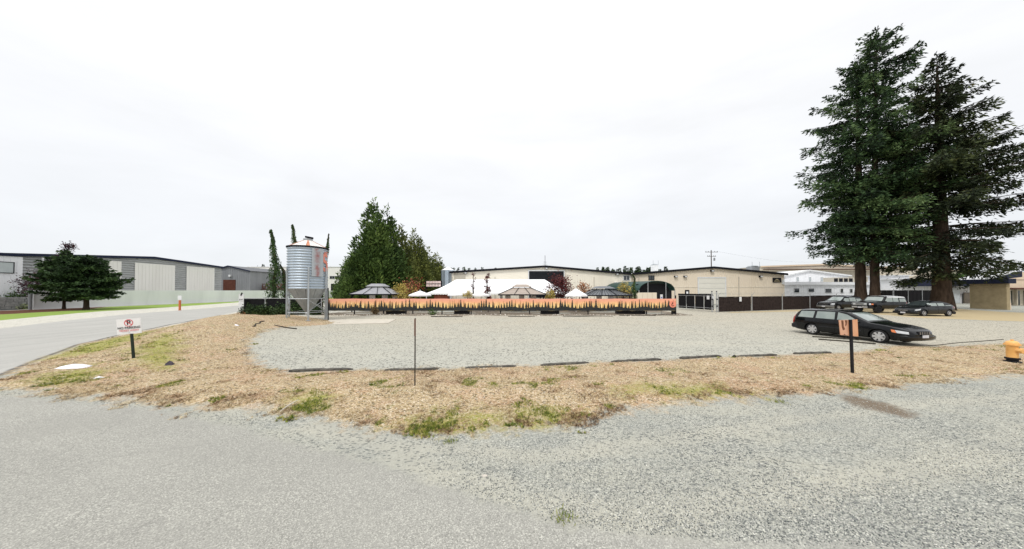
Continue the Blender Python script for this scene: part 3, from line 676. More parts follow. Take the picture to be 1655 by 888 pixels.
for a_, c_ in ((403, 406.5), (419, 433), (533, 556), (566, 590)):
    n = max(1, round((c_ - a_) / 4)); window(b, fx(a_, Y), fx(c_, Y), fz(451, Y), fz(446.5, Y), n, M_['frame'])
for a_, c_ in ((455, 470), (535, 560)): MB().b2(fx(a_, Y), fx(c_, Y), -.1, -.03, 0, fz(459, Y)).build('entrance', M_['dark'], b)
MB().tube((fx(394, Y) + .5, 5, fz(432, Y)), (fx(394, Y) + .5, 5, fz(427, Y)), .09).build('mast', M_['galv'], b)
# concrete site wall: panels running away from the camera
t = thing('concrete_wall', 'long pale concrete panel wall along the side road on the left', 'wall', (-63.2, 36, 0), 0)
for i in range(15):
    y0 = 1.5 + i * 6; xo = -i * .25
    mb = MB().box((xo, y0 + 3, 1.15), (.25, 5.95, 2.75)); o = mb.build('panel', M_['conc'], t)
MB().tube((.3, 1.2, 0), (.3, 1.2, 2.6), .16, n=10).build('pipe_post', M_['grey'], t)
t = thing('stone_wall', 'low grey stone block wall at the far left under the white bay', 'wall', (-64.6, 20, 0), 0)
mb = MB()
for r_ in range(5):
    y = -2 + random.random() * .4
    while y < 18:
        l_ = random.uniform(.5, 1.0); mb.box((random.uniform(-.03, .03), y + l_ / 2, .3 + r_ * .3), (.4, l_ - .05, .27)); y += l_
mb.build('stones', mat('grey stone', (.35, .35, .34), (.18, .18, .18), 3, .9, bmp=.4), t)['kind'] = 'stuff'
MB().b2(-.15, .12, -2, 18, 0, 1.65).build('core', M_['grey'], t)
# stacked brown racks above the wall
t = thing('steel_rack', 'rusty brown row of stacked steel racks over the concrete wall', 'rack', (fx(385, 84), 84, 0), 0)
mb = MB()
for z in (2.9, 3.5, 4.3): mb.b2(-1, 15.5, -.2, .2, z, z + .22)
for i in range(23): mb.box((-1 + i * .75, 0, 3.6), (.16, .3, 1.7), ry=.35 * (-1) ** i)
mb.build('lattice', mat('rusty steel', (.10, .045, .035), (.2, .09, .07), 3, .8), t)
MB().b2(-1, 15.5, -.6, .6, 0, 2.9).build('stack', mat('dark stack', (.12, .10, .09)), t)

# --- silo
X, Yc = -16.95, 23.6; g0 = Z(X, Yc)
t = thing('feed_silo', 'corrugated galvanised grain silo on steel legs with rusty white cone roof', 'silo', (X, Yc, g0), 0)
Rr = 1.36; zb, ze = 2.5, 5.92
prof = []; n = 16
for i in range(n * 4 + 1): z = zb + (ze - zb) * i / (n * 4); prof.append((Rr + .05 * math.sin(2 * math.pi * i / 4), z))
MB().lathe(prof, 72).build('wall', mat('silo sheet', (.50, .57, .64), (.38, .45, .52), 1.4, .45, .35, streak=True), t, smooth=180)
for k in range(12):                                        # hopper cone of twelve folded sheets
    a0, a1 = 2 * math.pi * k / 12 + .01, 2 * math.pi * (k + 1) / 12 - .01
    mb = MB(); q = lambda r_, a_, z: (r_ * math.cos(a_), r_ * math.sin(a_), z)
    am = (a0 + a1) / 2
    mb.add([q(Rr, a0, zb + .02), q(Rr + .01, am, zb + .02), q(Rr, a1, zb + .02), q(.16, a1, .62), q(.17, am, .62), q(.16, a0, .62),
            q(Rr - .06, a0, zb + .02), q(Rr - .06, a1, zb + .02), q(.12, a1, .66), q(.12, a0, .66)], [(0, 1, 4, 5), (1, 2, 3, 4), (6, 9, 8, 7), (0, 5, 9, 6), (2, 7, 8, 3), (0, 6, 7, 2, 1), (5, 4, 3, 8, 9)])
    mb.build('hopper_panel', mat('hopper steel', (.37, .40, .42), (.25, .275, .29), 2.2, .6, .2, streak=True), t)
    mb = MB()
    mb.add([q(Rr + .05, a0, ze), q(Rr + .05, a1, ze), q(.30, a1, 6.52), q(.30, a0, 6.52), q(Rr + .02, a0, ze - .04), q(Rr + .02, a1, ze - .04), q(.28, a1, 6.45), q(.28, a0, 6.45)],
           [(0, 1, 2, 3), (4, 7, 6, 5), (0, 4, 5, 1), (1, 5, 6, 2), (2, 6, 7, 3), (3, 7, 4, 0)])
    mb.build('roof_panel', mat('white roof sheet', (.78, .77, .75), (.62, .58, .54), 2, .6), t)
    if k % 2 == 0 or k == 7: wv = random.uniform(.25, .5) * (a1 - a0); mb = MB(); mb.add([q(Rr + .04, a0, ze + .02), q(Rr + .04, a0 + wv, ze + .02), q(.31, a0 + wv, 6.54), q(.31, a0, 6.54), q(Rr + .04, a0, ze + .006), q(.31, a0, 6.526), q(Rr + .04, a0 + wv, ze + .006), q(.31, a0 + wv, 6.526)], [(0, 1, 2, 3), (0, 3, 5, 4), (1, 6, 7, 2)]); mb.build('rust_stripe', mat('rust stripe', (.42, .13, .06), (.60, .30, .18), 3, .8), t)
MB().lathe([(.15, .66), (.16, .35), (.02, .34)], 12).build('chute', M_['galv'], t)
MB().lathe([(Rr + .09, ze - .07), (Rr + .09, ze + .02), (Rr + .02, ze + .03)], 40).build('eave_ring', M_['dark'], t)
hd = MB().lathe([(.32, 6.48), (.34, 6.66), (.02, 6.72)], 16).build('hatch', M_['galv'], t); MB().box((.1, 0, 6.78), (.55, .3, .12), rz=.5, ry=.15).build('lid', M_['dark'], hd)
phi0 = math.atan2(-Yc, -X)
leg_a = [phi0 + R(x) for x in (-68, 2, 58, 108, 178, 238)]
for a_ in leg_a:
    x, y = (Rr + .09) * math.cos(a_), (Rr + .09) * math.sin(a_)
    mb = MB().box((x, y, 2.1), (.11, .05, 4.3), rz=a_ + R(90)); mb.box((x * .975, y * .975, 2.1), (.03, .09, 4.3), rz=a_ + R(90)); mb.box((x, y, .0), (.3, .3, .05), rz=a_); mb.build('leg', M_['galv'], t)
for i in range(6):
    a_, c_ = leg_a[i], leg_a[(i + 1) % 6]; q = lambda r_, an, z: (r_ * math.cos(an), r_ * math.sin(an), z)
    mb = MB(); rr_ = Rr + .04
    for z in (.62, 1.72): mb.tube(q(rr_, a_, z), q(rr_, c_, z), .025, n=5)
    if i in (1, 3, 5): mb.tube(q(rr_, a_, .7), q(rr_, c_, 1.65), .02, n=5); mb.tube(q(rr_, a_, 1.65), q(rr_, c_, .7), .02, n=5)
    mb.build('brace', M_['galv'], t)
MB().tube(((Rr + .25) * math.cos(phi0 + R(62)), (Rr + .25) * math.sin(phi0 + R(62)), -.1), ((Rr + .22) * math.cos(phi0 + R(62)), (Rr + .22) * math.sin(phi0 + R(62)), 2.6), .045).build('downpipe', M_['black'], t)
def arc(a0, a1, z0, z1, r_, nx, shape=None):
    vs = []; fs = []
    for i in range(nx + 1):
        a_ = a0 + (a1 - a0) * i / nx
        for z in (z0, z1): vs.append((r_ * math.cos(a_), r_ * math.sin(a_), z))
        for z in (z0, z1): vs.append(((r_ - .03) * math.cos(a_), (r_ - .03) * math.sin(a_), z))
    for i in range(nx):
        o = i * 4; fs += [(o, o + 4, o + 5, o + 1), (o + 2, o + 3, o + 7, o + 6), (o, o + 2, o + 6, o + 4), (o + 1, o + 5, o + 7, o + 3)]
    return MB().add(vs, fs + [(0, 1, 3, 2), (nx * 4, nx * 4 + 2, nx * 4 + 3, nx * 4 + 1)])
m, nn, bb = new_mat('faded sign print'); co = objco(nn); sp_ = nd(nn, 'ShaderNodeSeparateXYZ'); nn.links.new(co, sp_.inputs[0])
ang = mathn(nn, 'ARCTAN2', sp_.outputs[1], sp_.outputs[0]); c0 = phi0 + R(26)
da = mathn(nn, 'ABSOLUTE', mathn(nn, 'SUBTRACT', ang, c0)); k_ = mrange(nn, da, .04, .20, 1, 0)
k_ = mathn(nn, 'MULTIPLY', k_, mrange(nn, noise(nn, co, 2.6, 2), .35, .6))
nn.links.new(mix(nn, k_, (.40, .44, .47), (.33, .16, .16)), bb.inputs['Base Color']); bb.inputs['Roughness'].default_value = .6
sgn = arc(phi0 + R(10), phi0 + R(46), 3.5, 5.78, Rr + .075, 12).build('sign_sheet', m, t, smooth=40)
orange = mat('orange print', (.72, .24, .17), (.62, .20, .14), 3, .6)
def curve_strip(pts, wd, r_, m_, nm, par):
    mb = MB(); vs = []
    for i, (a_, z) in enumerate(pts):
        p, q = pts[max(i - 1, 0)], pts[min(i + 1, len(pts) - 1)]; dx, dz = (q[0] - p[0]) * r_, q[1] - p[1]; L_ = math.hypot(dx, dz) or 1
        nx_, nz_ = -dz / L_, dx / L_; w_ = wd * (1 if 0 < i < len(pts) - 1 else .55)
        for s in (-1, 1): a2, z2 = a_ + s * nx_ * w_ / r_, z + s * nz_ * w_; vs += [(r_ * math.cos(a2), r_ * math.sin(a2), z2), ((r_ - .02) * math.cos(a2), (r_ - .02) * math.sin(a2), z2)]
    k = len(pts); fs = []
    for i in range(k - 1): o = i * 4; fs += [(o, o + 4, o + 6, o + 2), (o + 1, o + 3, o + 7, o + 5), (o, o + 1, o + 5, o + 4), (o + 2, o + 6, o + 7, o + 3)]
    mb.add(vs, fs); return mb.build(nm, m_, par)
S_pts = [(phi0 + R(57 + 10 * math.cos(R(q))), 5.05 + .30 * math.sin(R(q))) for q in range(20, 271, 25)] + [(phi0 + R(57 + 11 * math.cos(R(q))), 4.40 + .35 * math.sin(R(q))) for q in range(90, -161, -25)]
curve_strip(S_pts, .13, Rr + .07, orange, 'letter', t)
for i in range(3): curve_strip([(phi0 + R(52 + i * 8), 5.42 + .05 * i), (phi0 + R(54 + i * 8), 5.6)], .08, Rr + .072, orange, 'flame_mark', t)
# second silo behind
t = thing('grain_bin', 'bluish steel grain bin between the green trees and the cream hall', 'silo', (fx(724, 56), 56, 0), 0)
MB().lathe([(1.3 + .03 * (i % 2), i * .25) for i in range(27)], 24).build('wall', mat('silo sheet', (.50, .57, .63)), t, smooth=60)
MB().lathe([(1.36, 6.45), (.3, 7.1), (.02, 7.15)], 24).build('roof', M_['white'], t)
mb = MB()
for a_ in range(-150, 10, 40): mb.tube((1.38 * math.cos(R(a_)), 1.38 * math.sin(R(a_)), 0), (1.38 * math.cos(R(a_)), 1.38 * math.sin(R(a_)), 6.4), .05, n=4)
mb.build('stiffeners', M_['dark'], t)

# --- mural fence
YM = 30.
t = thing('mural_fence', 'long low fence with orange sunset banner and black fir tree silhouettes', 'fence', (0, YM, 0), 0)
xa, xb = fx(525, YM), fx(1092.5, YM); NP = 12; pw = (xb - xa) / NP
m, nn, bb = new_mat('sunset banner'); co = objco(nn); sp_ = nd(nn, 'ShaderNodeSeparateXYZ'); nn.links.new(co, sp_.inputs[0])
zz = mathn(nn, 'ADD', sp_.outputs[2], mathn(nn, 'MULTIPLY', mathn(nn, 'SUBTRACT', noise(nn, objco(nn, (.35, 1, 1.6)), 1.6, 5, .6, .5), .5), .55))
nn.links.new(rampn(nn, mrange(nn, zz, .35, 1.68), [(0, (.92, .72, .30)), (.48, (.94, .66, .28)), (.72, (.88, .43, .24)), (1, (.82, .36, .27))]), bb.inputs['Base Color']); bb.inputs['Roughness'].default_value = .7
banner = m
mprint = mat('charcoal print', (.028, .030, .032), (.05, .052, .05), 2.5, .8); mghost = mat('amber tree print', (.30, .13, .05), (.42, .20, .06), 3, .8)
def mural_print(seed, par, w_):
    rl = random.Random(seed); mb = MB(); gm = MB(); y = -.032
    top = lambda x: .72 + .07 * math.sin(x * 2.1 + seed) + .03 * math.sin(x * 9)
    n = 24; vs = []; fs = []
    for i in range(n + 1): x = w_ * i / n; vs += [(x, y, .385), (x, y, top(x)), (x, y + .006, .385), (x, y + .006, top(x))]
    for i in range(n): o = 4 * i; fs += [(o, o + 4, o + 5, o + 1), (o + 2, o + 3, o + 7, o + 6), (o + 1, o + 5, o + 7, o + 3)]
    mb.add(vs, fs)
    def tree(mb_, x, h, wd, y_, k=6):
        z0 = top(x) - .12; x = min(max(x, wd), w_ - wd); L_ = []; Rv = []
        for j in range(k):
            f_ = j / k; z = z0 + (h) * f_; ww = wd * (1 - f_) ** .85 * rl.uniform(.8, 1.15); L_ += [(x - ww, z), (x - ww * .5, z + h / k * .75)]; Rv += [(x + ww * rl.uniform(.85, 1.1), z), (x + ww * .5, z + h / k * .75)]
        P_ = Rv + [(x, z0 + h)] + L_[::-1]; c_ = len(P_)
        P_ = [(min(max(a_, .005), w_ - .005), z) for a_, z in P_]
        for i in range(0, len(Rv)):        # fan strip between left and right outlines
            pass
        rr = [(a_, y_, z) for a_, z in Rv] + [(x, y_, z0 + h)]; ll = [(min(max(a_, .005), w_ - .005), y_, z) for a_, z in L_] + [(x, y_, z0 + h)]
        vs = rr + ll; m2 = len(rr); mb_.add(vs, [(i, i + 1, m2 + i + 1, m2 + i) for i in range(m2 - 1)])
    x = .05
    while x < w_: tree(gm, x, rl.uniform(.5, .98), rl.uniform(.04, .08), y + .004, 5); x += rl.uniform(.16, .40)
    x = .1
    while x < w_: tree(mb, x, rl.choice((.42, .55, .66, .78, .92)) * rl.uniform(.9, 1.1), rl.uniform(.12, .20), y - .002); x += rl.uniform(.22, .46)
    for k_, mm, nm in ((gm, mghost, 'printed_saplings'), (mb, mprint, 'printed_firs')): k_.build(nm, mm, par)
for i in range(NP):
    vs = []; fs = []; n = 14; x0 = xa + i * pw
    for k in range(n + 1):
        x = pw * k / n; yo = -.012 * math.sin(k * 1.7 + i); sag = -.03 * math.sin(math.pi * k / n)
        vs += [(x, yo, .38 + .02 * math.sin(k + i)), (x, yo, 1.66 + sag), (x, yo + .015, .38), (x, yo + .015, 1.66 + sag)]
    for k in range(n): o = 4 * k; fs += [(o, o + 4, o + 5, o + 1), (o + 2, o + 3, o + 7, o + 6), (o + 1, o + 5, o + 7, o + 3), (o, o + 2, o + 6, o + 4)]
    pn = MB().add(vs, fs).build('banner_panel', banner, t, loc=(x0, 0, 0)); mural_print(i * 7 + 1, pn, pw)
for i in range(NP + 1):
    x = xa + i * pw; MB().b2(x - .05, x + .05, .05, .14, -.2, 1.62 if i < NP else 2.0).build('post', M_['black'], t)
MB().b2(xa, xb, .06, .12, .44, .5).build('lower_rail', M_['black'], t); MB().b2(xa, xb, .06, .12, 1.5, 1.56).build('upper_rail', M_['black'], t)
mb = MB().lathe([(.001, -.05), (.36, -.05), (.36, -.035), (.001, -.035)], 28, c=(fx(1088.3, YM) - .1, 0, fz(491.8, YM)), axis='Y'); em = mb.build('emblem', mat('salmon print', (.85, .30, .20), (.8, .26, .17)), t)
mb = MB(); ex, ez = fx(1088.3, YM) - .1, fz(491.8, YM)
for k in range(20):
    a_, c_ = R(60 + k * 14), R(60 + (k + 1) * 14); mb.add([(ex + .15 * math.cos(a_), -.056, ez - .08 + .15 * math.sin(a_)), (ex + .15 * math.cos(c_), -.056, ez - .08 + .15 * math.sin(c_)), (ex + .08 * math.cos(c_), -.056, ez - .08 + .08 * math.sin(c_)), (ex + .08 * math.cos(a_), -.056, ez - .08 + .08 * math.sin(a_))], [(0, 1, 2, 3)])
mb.add([(ex - .13, -.056, ez), (ex - .05, -.056, ez), (ex + .08, -.056, ez + .24), (ex, -.056, ez + .25)], [(0, 1, 2, 3)]); mb.build('emblem_mark', M_['brown'], em)
MB().box((ex + .25, .3, .35), (.3, .3, .7)).build('post_footing', M_['black'], t)
# blocks and kerbs under the mural fence
for px, w_, lab in ((641, 2.0, 'black box under the banner nearest the silo, wide'), (747, 1.6, 'black box under the banner below the white tent'), (888, 1.9, 'black box under the banner below the small orange tree'), (1018, 3.0, 'long black box under the right part of the banner')):
    o = MB().b2(-w_ / 2, w_ / 2, -.3, .3, 0, .42).build('ballast_box', M_['black'], loc=(fx(px, 30.6), 30.6, 0)); tag(o, lab, 'box', 'black boxes under the banner')
for px, py, l_, lab in ((722, 512.5, 3.0, 'thin weathered timber on the gravel in front of the fence, leftmost'), (843, 512, 2.6, 'thin weathered timber on the gravel below the tan gazebo'), (950, 512, 4.8, 'long weathered timber on the gravel below the metal gazebo'), (1030, 510.5, 3.6, 'thin weathered timber on the gravel below the long black box'), (1075, 509.8, 2.2, 'short weathered timber at the right end of the banner fence')):
    gxx, gyy = G(px, py); mb = MB().box((0, 0, .03), (l_, .12, .07), rz=random.uniform(-.03, .03), ry=.01); o = mb.build('ground_timber', M_['wood'], loc=(gxx, gyy, Z(gxx, gyy))); tag(o, lab, 'timber', 'timbers along the fence')
def tufts(px0, px1, n, py, m_, seed): pass

# --- left chain link fence with black screen and ivy
t = thing('screen_fence', 'chain link fence with black windscreen and silver top rail left of the silo', 'fence', (0, 28.8, 0), 0)
zt = 1.72; x0 = fx(392, 28.8); posts = [x0, x0 + 2.3, x0 + 4.6, x0 + 7.2, fx(526, 29.4)]
for i, x in enumerate(posts): MB().tube((x, 0, -.2), (x, 0, zt + .05), .04).build('post', M_['pipe'], t)
for a_, c_ in zip(posts, posts[1:]):
    MB().b2(a_ + .04, c_ - .04, .05, .08, .02, zt - .05).build('screen', mat('black windscreen', (.007, .007, .008), (.016, .015, .016), 5, .9), t); MB().tube((a_, 0, zt), (c_, 0, zt), .028, n=6).build('top_rail', M_['pipe'], t)
# right: sliding gate, gate posts, brown screen fence
scr = mat('brown black windscreen', (.016, .011, .010), (.045, .033, .03), 4, .9)
A = Vector((fx(1096, 38.5), 38.5, 0)); B = Vector((fx(1157, 33.2), 33.2, 0)); d_ = B - A; L_ = d_.length
t = thing('sliding_gate', 'black screened sliding gate with silver bottom pipe between fence ends', 'gate', A, math.atan2(d_.y, d_.x))
fr = MB()
for z in (.42, 1.85): fr.tube((0, 0, z), (L_ - .3, 0, z), .024, n=6)
for i in range(5): x = (L_ - .3) * i / 4; fr.tube((x, 0, .3), (x, 0, 1.85), .022, n=6)
fr.build('gate_frame', M_['pipe'], t)
for i in range(4): x = (L_ - .3) * i / 4; MB().b2(x + .05, x + (L_ - .3) / 4 - .05, .02, .05, .2, 1.95).build('screen', mat('black windscreen', (.018, .018, .02)), t)
MB().b2(0, L_ - .4, -.02, .02, 1.9, 2.1).build('barb_rail', M_['black'], t)
for px, py, w_ in ((1146.5, 481.5, .34), (1153.5, 485.5, .3)):
    k = (px - 1096) / 61; MB().b2(L_ * k - w_ / 2, L_ * k + w_ / 2, -.09, -.06, 1.45, 1.9).build('notice', M_['frame'], t)
for px, lab in ((1150.5, 'thin silver gate post carrying a small white notice'), (1158, 'silver roller gate post at the fence end')):
    o = thing('gate_post', lab, 'post', (fx(px, 33.), 33.0, 0), 0); MB().tube((0, 0, -.2), (0, 0, 2.35), .055).build('pipe', M_['pipe'], o); MB().lathe([(.07, 2.35), (.07, 2.42), (.01, 2.46)], 8).build('cap', M_['dark'], o)
    for z in (.7, 1.5): MB().box((0, -.08, z), (.12, .1, .14)).build('roller', M_['dark'], o)
P0 = Vector((fx(1160, 33.2), 33.2, 0)); P1 = Vector((fx(1308, 38.5), 38.5, 0)); P2 = Vector((fx(1420, 48), 48, 0)); P3 = Vector((fx(1512, 50), 50, 0))
def sfence(a_, c_, n, zt, lab, m_, barb=True, nm='screen_fence'):
    d_ = c_ - a_; L_ = d_.length; t = thing(nm, lab, 'fence', a_, math.atan2(d_.y, d_.x))
    for i in range(n + 1): x = L_ * i / n; o = MB().tube((x, -.05, -.2), (x, -.05, zt + .25), .04).build('post', M_['pipe'], t)
    for i in range(n):
        a2, c2 = L_ * i / n + .05, L_ * (i + 1) / n - .05; vs = []; fs = []; k_ = 10
        for k in range(k_ + 1): x = a2 + (c2 - a2) * k / k_; yo = .03 * math.sin(k * 2.1 + i); vs += [(x, yo, .03), (x, yo, zt - .04 * abs(math.sin(k * .9 + i * 2))), (x, yo + .02, .03), (x, yo + .02, zt - .06)]
        for k in range(k_): o = 4 * k; fs += [(o, o + 4, o + 5, o + 1), (o + 2, o + 3, o + 7, o + 6), (o + 1, o + 5, o + 7, o + 3)]
        MB().add(vs, fs).build('screen', m_, t)
    MB().tube((0, -.02, zt), (L_, -.02, zt), .025, n=5).build('top_rail', M_['dark'], t)
    if barb:
        mb = MB()
        for i in range(n + 1): x = L_ * i / n; mb.tube((x, -.05, zt + .2), (x + .08, -.3, zt + .5), .02, n=4)
        for k in range(3): mb.tube((0, -.1 - .08 * k, zt + .28 + .09 * k), (L_, -.1 - .08 * k, zt + .28 + .09 * k), .008, n=3)
        mb.build('barbed_wire', M_['pipe'], t)
    return t
t = sfence(P0, P1, 3, 1.76, 'brown black screened chain link fence from the gate to the parked cars', scr)
MB().b2(3.4, 3.75, -.14, -.1, 1.2, 1.75).build('notice', M_['frame'], t)
sfence(P1, P2, 3, 1.8, 'dark screened fence section hidden partly by the parked black cars', scr)
sfence(P2, P3, 4, 2.55, 'tall black windscreen fence behind the fir trunks', mat('black windscreen', (.018, .018, .02)), False)

# --- tent, gazebos, umbrellas, carport
t = thing('marquee_tent', 'very large bright white marquee tent roof rising behind the mural fence', 'tent', (0, 40, 0), 0)
ea = [(fx(689, 40), 0, 2.15), (fx(926, 40), 0, 2.15), (fx(926, 40), 12, 2.15), (fx(689, 40), 12, 2.15)]
ra, rb = (fx(737, 46), 6, fz(452, 46)), (fx(880, 46), 6, fz(452, 46))
mb = MB()
def sheet(mb, a_, b_, c_, d_, n=14, m_=5, sag=.12):
    vs = []
    for i in range(n + 1):
        for j in range(m_ + 1):
            u, v = i / n, j / m_; p = (Vector(a_) * (1 - u) + Vector(b_) * u) * (1 - v) + (Vector(d_) * (1 - u) + Vector(c_) * u) * v
            p.z -= sag * math.sin(math.pi * v) * (1 + .5 * math.cos(u * n * math.pi)); vs.append(p)
    mb.add(vs, [(i * (m_ + 1) + j, (i + 1) * (m_ + 1) + j, (i + 1) * (m_ + 1) + j + 1, i * (m_ + 1) + j + 1) for i in range(n) for j in range(m_)])
sheet(mb, ea[0], ea[1], rb, ra); sheet(mb, ea[2], ea[3], ra, rb); sheet(mb, ea[3], ea[0], ra, ra, 6); sheet(mb, ea[1], ea[2], rb, rb, 6)
mb.build('canopy', M_['tent'], t, smooth=50)
mb = MB(); n = 56
for i in range(n):
    x = ea[0][0] + (ea[1][0] - ea[0][0]) * i / n; w_ = (ea[1][0] - ea[0][0]) / n; mb.add([(x, -.02, 2.16), (x + w_, -.02, 2.16), (x + w_, -.02, 1.98), (x + w_ / 2, -.02, 1.92), (x, -.02, 1.98)], [(0, 1, 2, 3, 4)])
mb.build('valance', M_['tent'], t)
for i in range(7): x = ea[0][0] + (ea[1][0] - ea[0][0]) * i / 6; MB().tube((x, .1, 0), (x, .1, 2.1), .05).build('pole', M_['frame'], t)
o = MB().b2(fx(702, 40.5), fx(724, 40.5), 0, 1.2, 0, 2.0).build('timber_booth', mat('red brown planks', (.20, .055, .03), (.28, .09, .05), 4, .8, streak=True), loc=(0, 40.4, 0)); tag(o, 'red brown timber booth under the left end of the white tent', 'booth')
mb = MB()
for i in range(8): mb.b2(fx(702, 40.5) + .05 + i * .24, fx(702, 40.5) + .25 + i * .24, -.04, .0, .05, 1.95)
for _p in range(1): mb.build('planks', mat('red brown planks', (.20, .055, .03)), o)
def gazebo(px, Y, hw, ze, zt, label, roofm, trim, walls=True, ribs=0):
    t = thing('gazebo', label, 'gazebo', (fx(px, Y), Y, 0), 0, 'gazebos behind the mural fence')
    dh = hw * .8
    E = [(-hw, -dh, ze), (hw, -dh, ze), (hw, dh, ze), (-hw, dh, ze)]; k = .36; zc = ze + (zt - ze) * .66
    U = [(x * k, y * k, zc) for x, y, _ in E]
    mb = MB(); 
    for i in range(4): j = (i + 1) % 4; sheet(mb, E[i], E[j], U[j], U[i], 6, 4, .05)
    mb.build('canopy', roofm, t, smooth=30)
    mb = MB(); E2 = [(x * .45, y * .45, zc + .08) for x, y, _ in E]; T2 = [(x * .24, y * .24, zt) for x, y, _ in E]
    mb.add(E2 + T2, [(0, 1, 5, 4), (1, 2, 6, 5), (2, 3, 7, 6), (3, 0, 4, 7), (4, 5, 6, 7), (3, 2, 1, 0)]); mb.build('cupola', roofm, t)
    for i in range(4):
        MB().tube(E[i], (U[i][0], U[i][1], U[i][2] + .03), .045, n=5).build('hip_rib', trim, t)
        MB().tube((E[i][0] * .9, E[i][1] * .9, 0), (E[i][0] * .9, E[i][1] * .9, ze), .06, n=6).build('post', trim, t)
    for s in (-.33, .33): MB().tube((hw * s, -dh, ze + .01), (hw * s * k, -dh * k, zc + .03), .03, n=4).build('rafter', trim, t)
    mb = MB(); mb.b2(-hw, hw, -dh - .03, -dh + .03, ze - .14, ze); mb.b2(-hw - .03, -hw + .03, -dh, dh, ze - .14, ze); mb.b2(hw - .03, hw + .03, -dh, dh, ze - .14, ze); mb.build('beam', trim, t)
    if ribs:
        mb = MB()
        for i in range(1, ribs): s = -1 + 2 * i / ribs; mb.tube((hw * s, -dh, ze + .015), (hw * s * k, -dh * k, zc + .02), .02, n=3)
        mb.build('standing_seams', trim, t)
    if walls:
        for s in (-.75, -.1, .45): MB().b2(hw * s, hw * s + .7, dh * .8, dh * .85, 0, ze - .15).build('curtain', M_['tent'], t)
    return t
gazebo(611, 35, 2.45, fz(475.3, 33.4), fz(459, 35), 'grey canvas gazebo in front of the tall green trees', mat('grey canvas', (.26, .26, .28), (.32, .32, .34)), M_['dark'])
gazebo(843, 35, 2.75, fz(475.8, 33.4), fz(460, 35), 'tan canvas gazebo in front of the middle of the white tent', mat('tan canvas', (.38, .32, .27), (.32, .27, .23)), M_['dark'])
gazebo(974.5, 36, 2.8, fz(477.0, 34), fz(463, 36), 'dark grey metal roofed gazebo with standing seams, rightmost', mat('grey metal roof', (.13, .14, .155), (.17, .18, .19), 2, .4, .3), M_['dark'], True, 14)
def umbrella(px, Y, r_, ze, zt, label):
    t = thing('patio_umbrella', label, 'umbrella', (fx(px, Y), Y, 0), 0, 'white patio umbrellas'); n = 8; E = [(r_ * math.cos(2 * math.pi * i / n + .2), r_ * math.sin(2 * math.pi * i / n + .2), ze) for i in range(n)]
    MB().add(E + [(0, 0, zt)], [(i, (i + 1) % n, n) for i in range(n)]).build('canopy', M_['tent'], t)
    mb = MB()
    for i in range(n): a_, c_ = E[i], E[(i + 1) % n]; mb.add([a_, c_, (c_[0], c_[1], ze - .16), (a_[0], a_[1], ze - .16)], [(0, 1, 2, 3)])
    mb.build('valance', M_['tent'], t); MB().tube((0, 0, 0), (0, 0, zt + .12), .035).build('pole', M_['frame'], t)
umbrella(679, 34, 1.3, 2.0, 2.5, 'white umbrella left of the marquee, beside the red twigs')
umbrella(737, 33, .95, 2.05, 2.4, 'small white umbrella beside the timber booth')
umbrella(778, 33, 1.15, 2.0, 2.6, 'white umbrella below the dark red sapling')
umbrella(931, 33, 1.35, 1.98, 2.75, 'pointed white umbrella between the maple and the metal gazebo')
t = thing('carport', 'dark green barrel roofed steel carport against the tan hall', 'carport', (fx(1060, 46), 46, 0), 0)
xa, xb = fx(1031, 46) - fx(1060, 46), fx(1091, 46) - fx(1060, 46); dk = mat('dark green steel', (.02, .05, .045), (.04, .08, .07), 2, .35)
mb = MB(); n = 12; y0, y1 = 0, 8; W_ = 2.9; cx_ = xb - W_
arcp = lambda i: (cx_ + W_ * math.cos(math.pi * i / n), 2.55 + 1.55 * math.sin(math.pi * i / n))
for i in range(n):
    (a_, z0), (c_, z1) = arcp(i), arcp(i + 1); mb.add([(a_, y0, z0), (c_, y0, z1), (c_ - 3.0, y1, z1), (a_ - 3.0, y1, z0), (a_, y0, z0 - .06), (c_, y0, z1 - .06), (c_ - 3, y1, z1 - .06), (a_ - 3, y1, z0 - .06)], [(0, 1, 2, 3), (4, 7, 6, 5), (0, 4, 5, 1)])
mb.build('roof', dk, t, smooth=40)
for i in (0, 4, 8, 12): (a_, z0) = arcp(i); MB().tube((a_, .05, 0), (a_, .05, z0), .06).build('post', M_['pipe'], t)
MB().b2(xa, cx_ - W_ + .1, 1.5, 1.6, 1.9, 3.0).build('side_sheet', dk, t); MB().b2(cx_ - W_, cx_ + W_, 1.0, 1.1, 0, 3.6).build('back_wall', M_['black'], t)
t = thing('panel_shed', 'row of beige panels beside the carport behind the banner', 'shed', (fx(1031, 43), 43, 0), 0)
for i in range(4): MB().b2(i * .72, i * .72 + .68, 0, .1, 0, fz(473.2, 43)).build('panel', M_['beiged'], t)
MB().b2(0, 2.9, .12, 2, 0, fz(474, 43)).build('core', M_['beiged'], t)
t = thing('blue_symbol_sign', 'small white sign with a blue dot above the right end of the banner', 'sign', (fx(1069, 30.6), 30.6, 0), 0)
MB().b2(-.13, .13, -.02, .02, 1.55, 2.08).build('plate', M_['frame'], t); MB().lathe([(.001, -.03), (.07, -.03), (.07, -.02), (.001, -.02)], 14, c=(0, 0, 1.75), axis='Y').build('symbol', mat('blue print', (.02, .06, .4)), t); MB().tube((0, .05, 0), (0, .05, 2.0), .03).build('post', M_['pipe'], t)
t = thing('red_white_rack', 'two tier rack of red and white totes left of the marquee', 'rack', (fx(689, 50), 50, 0), 0)
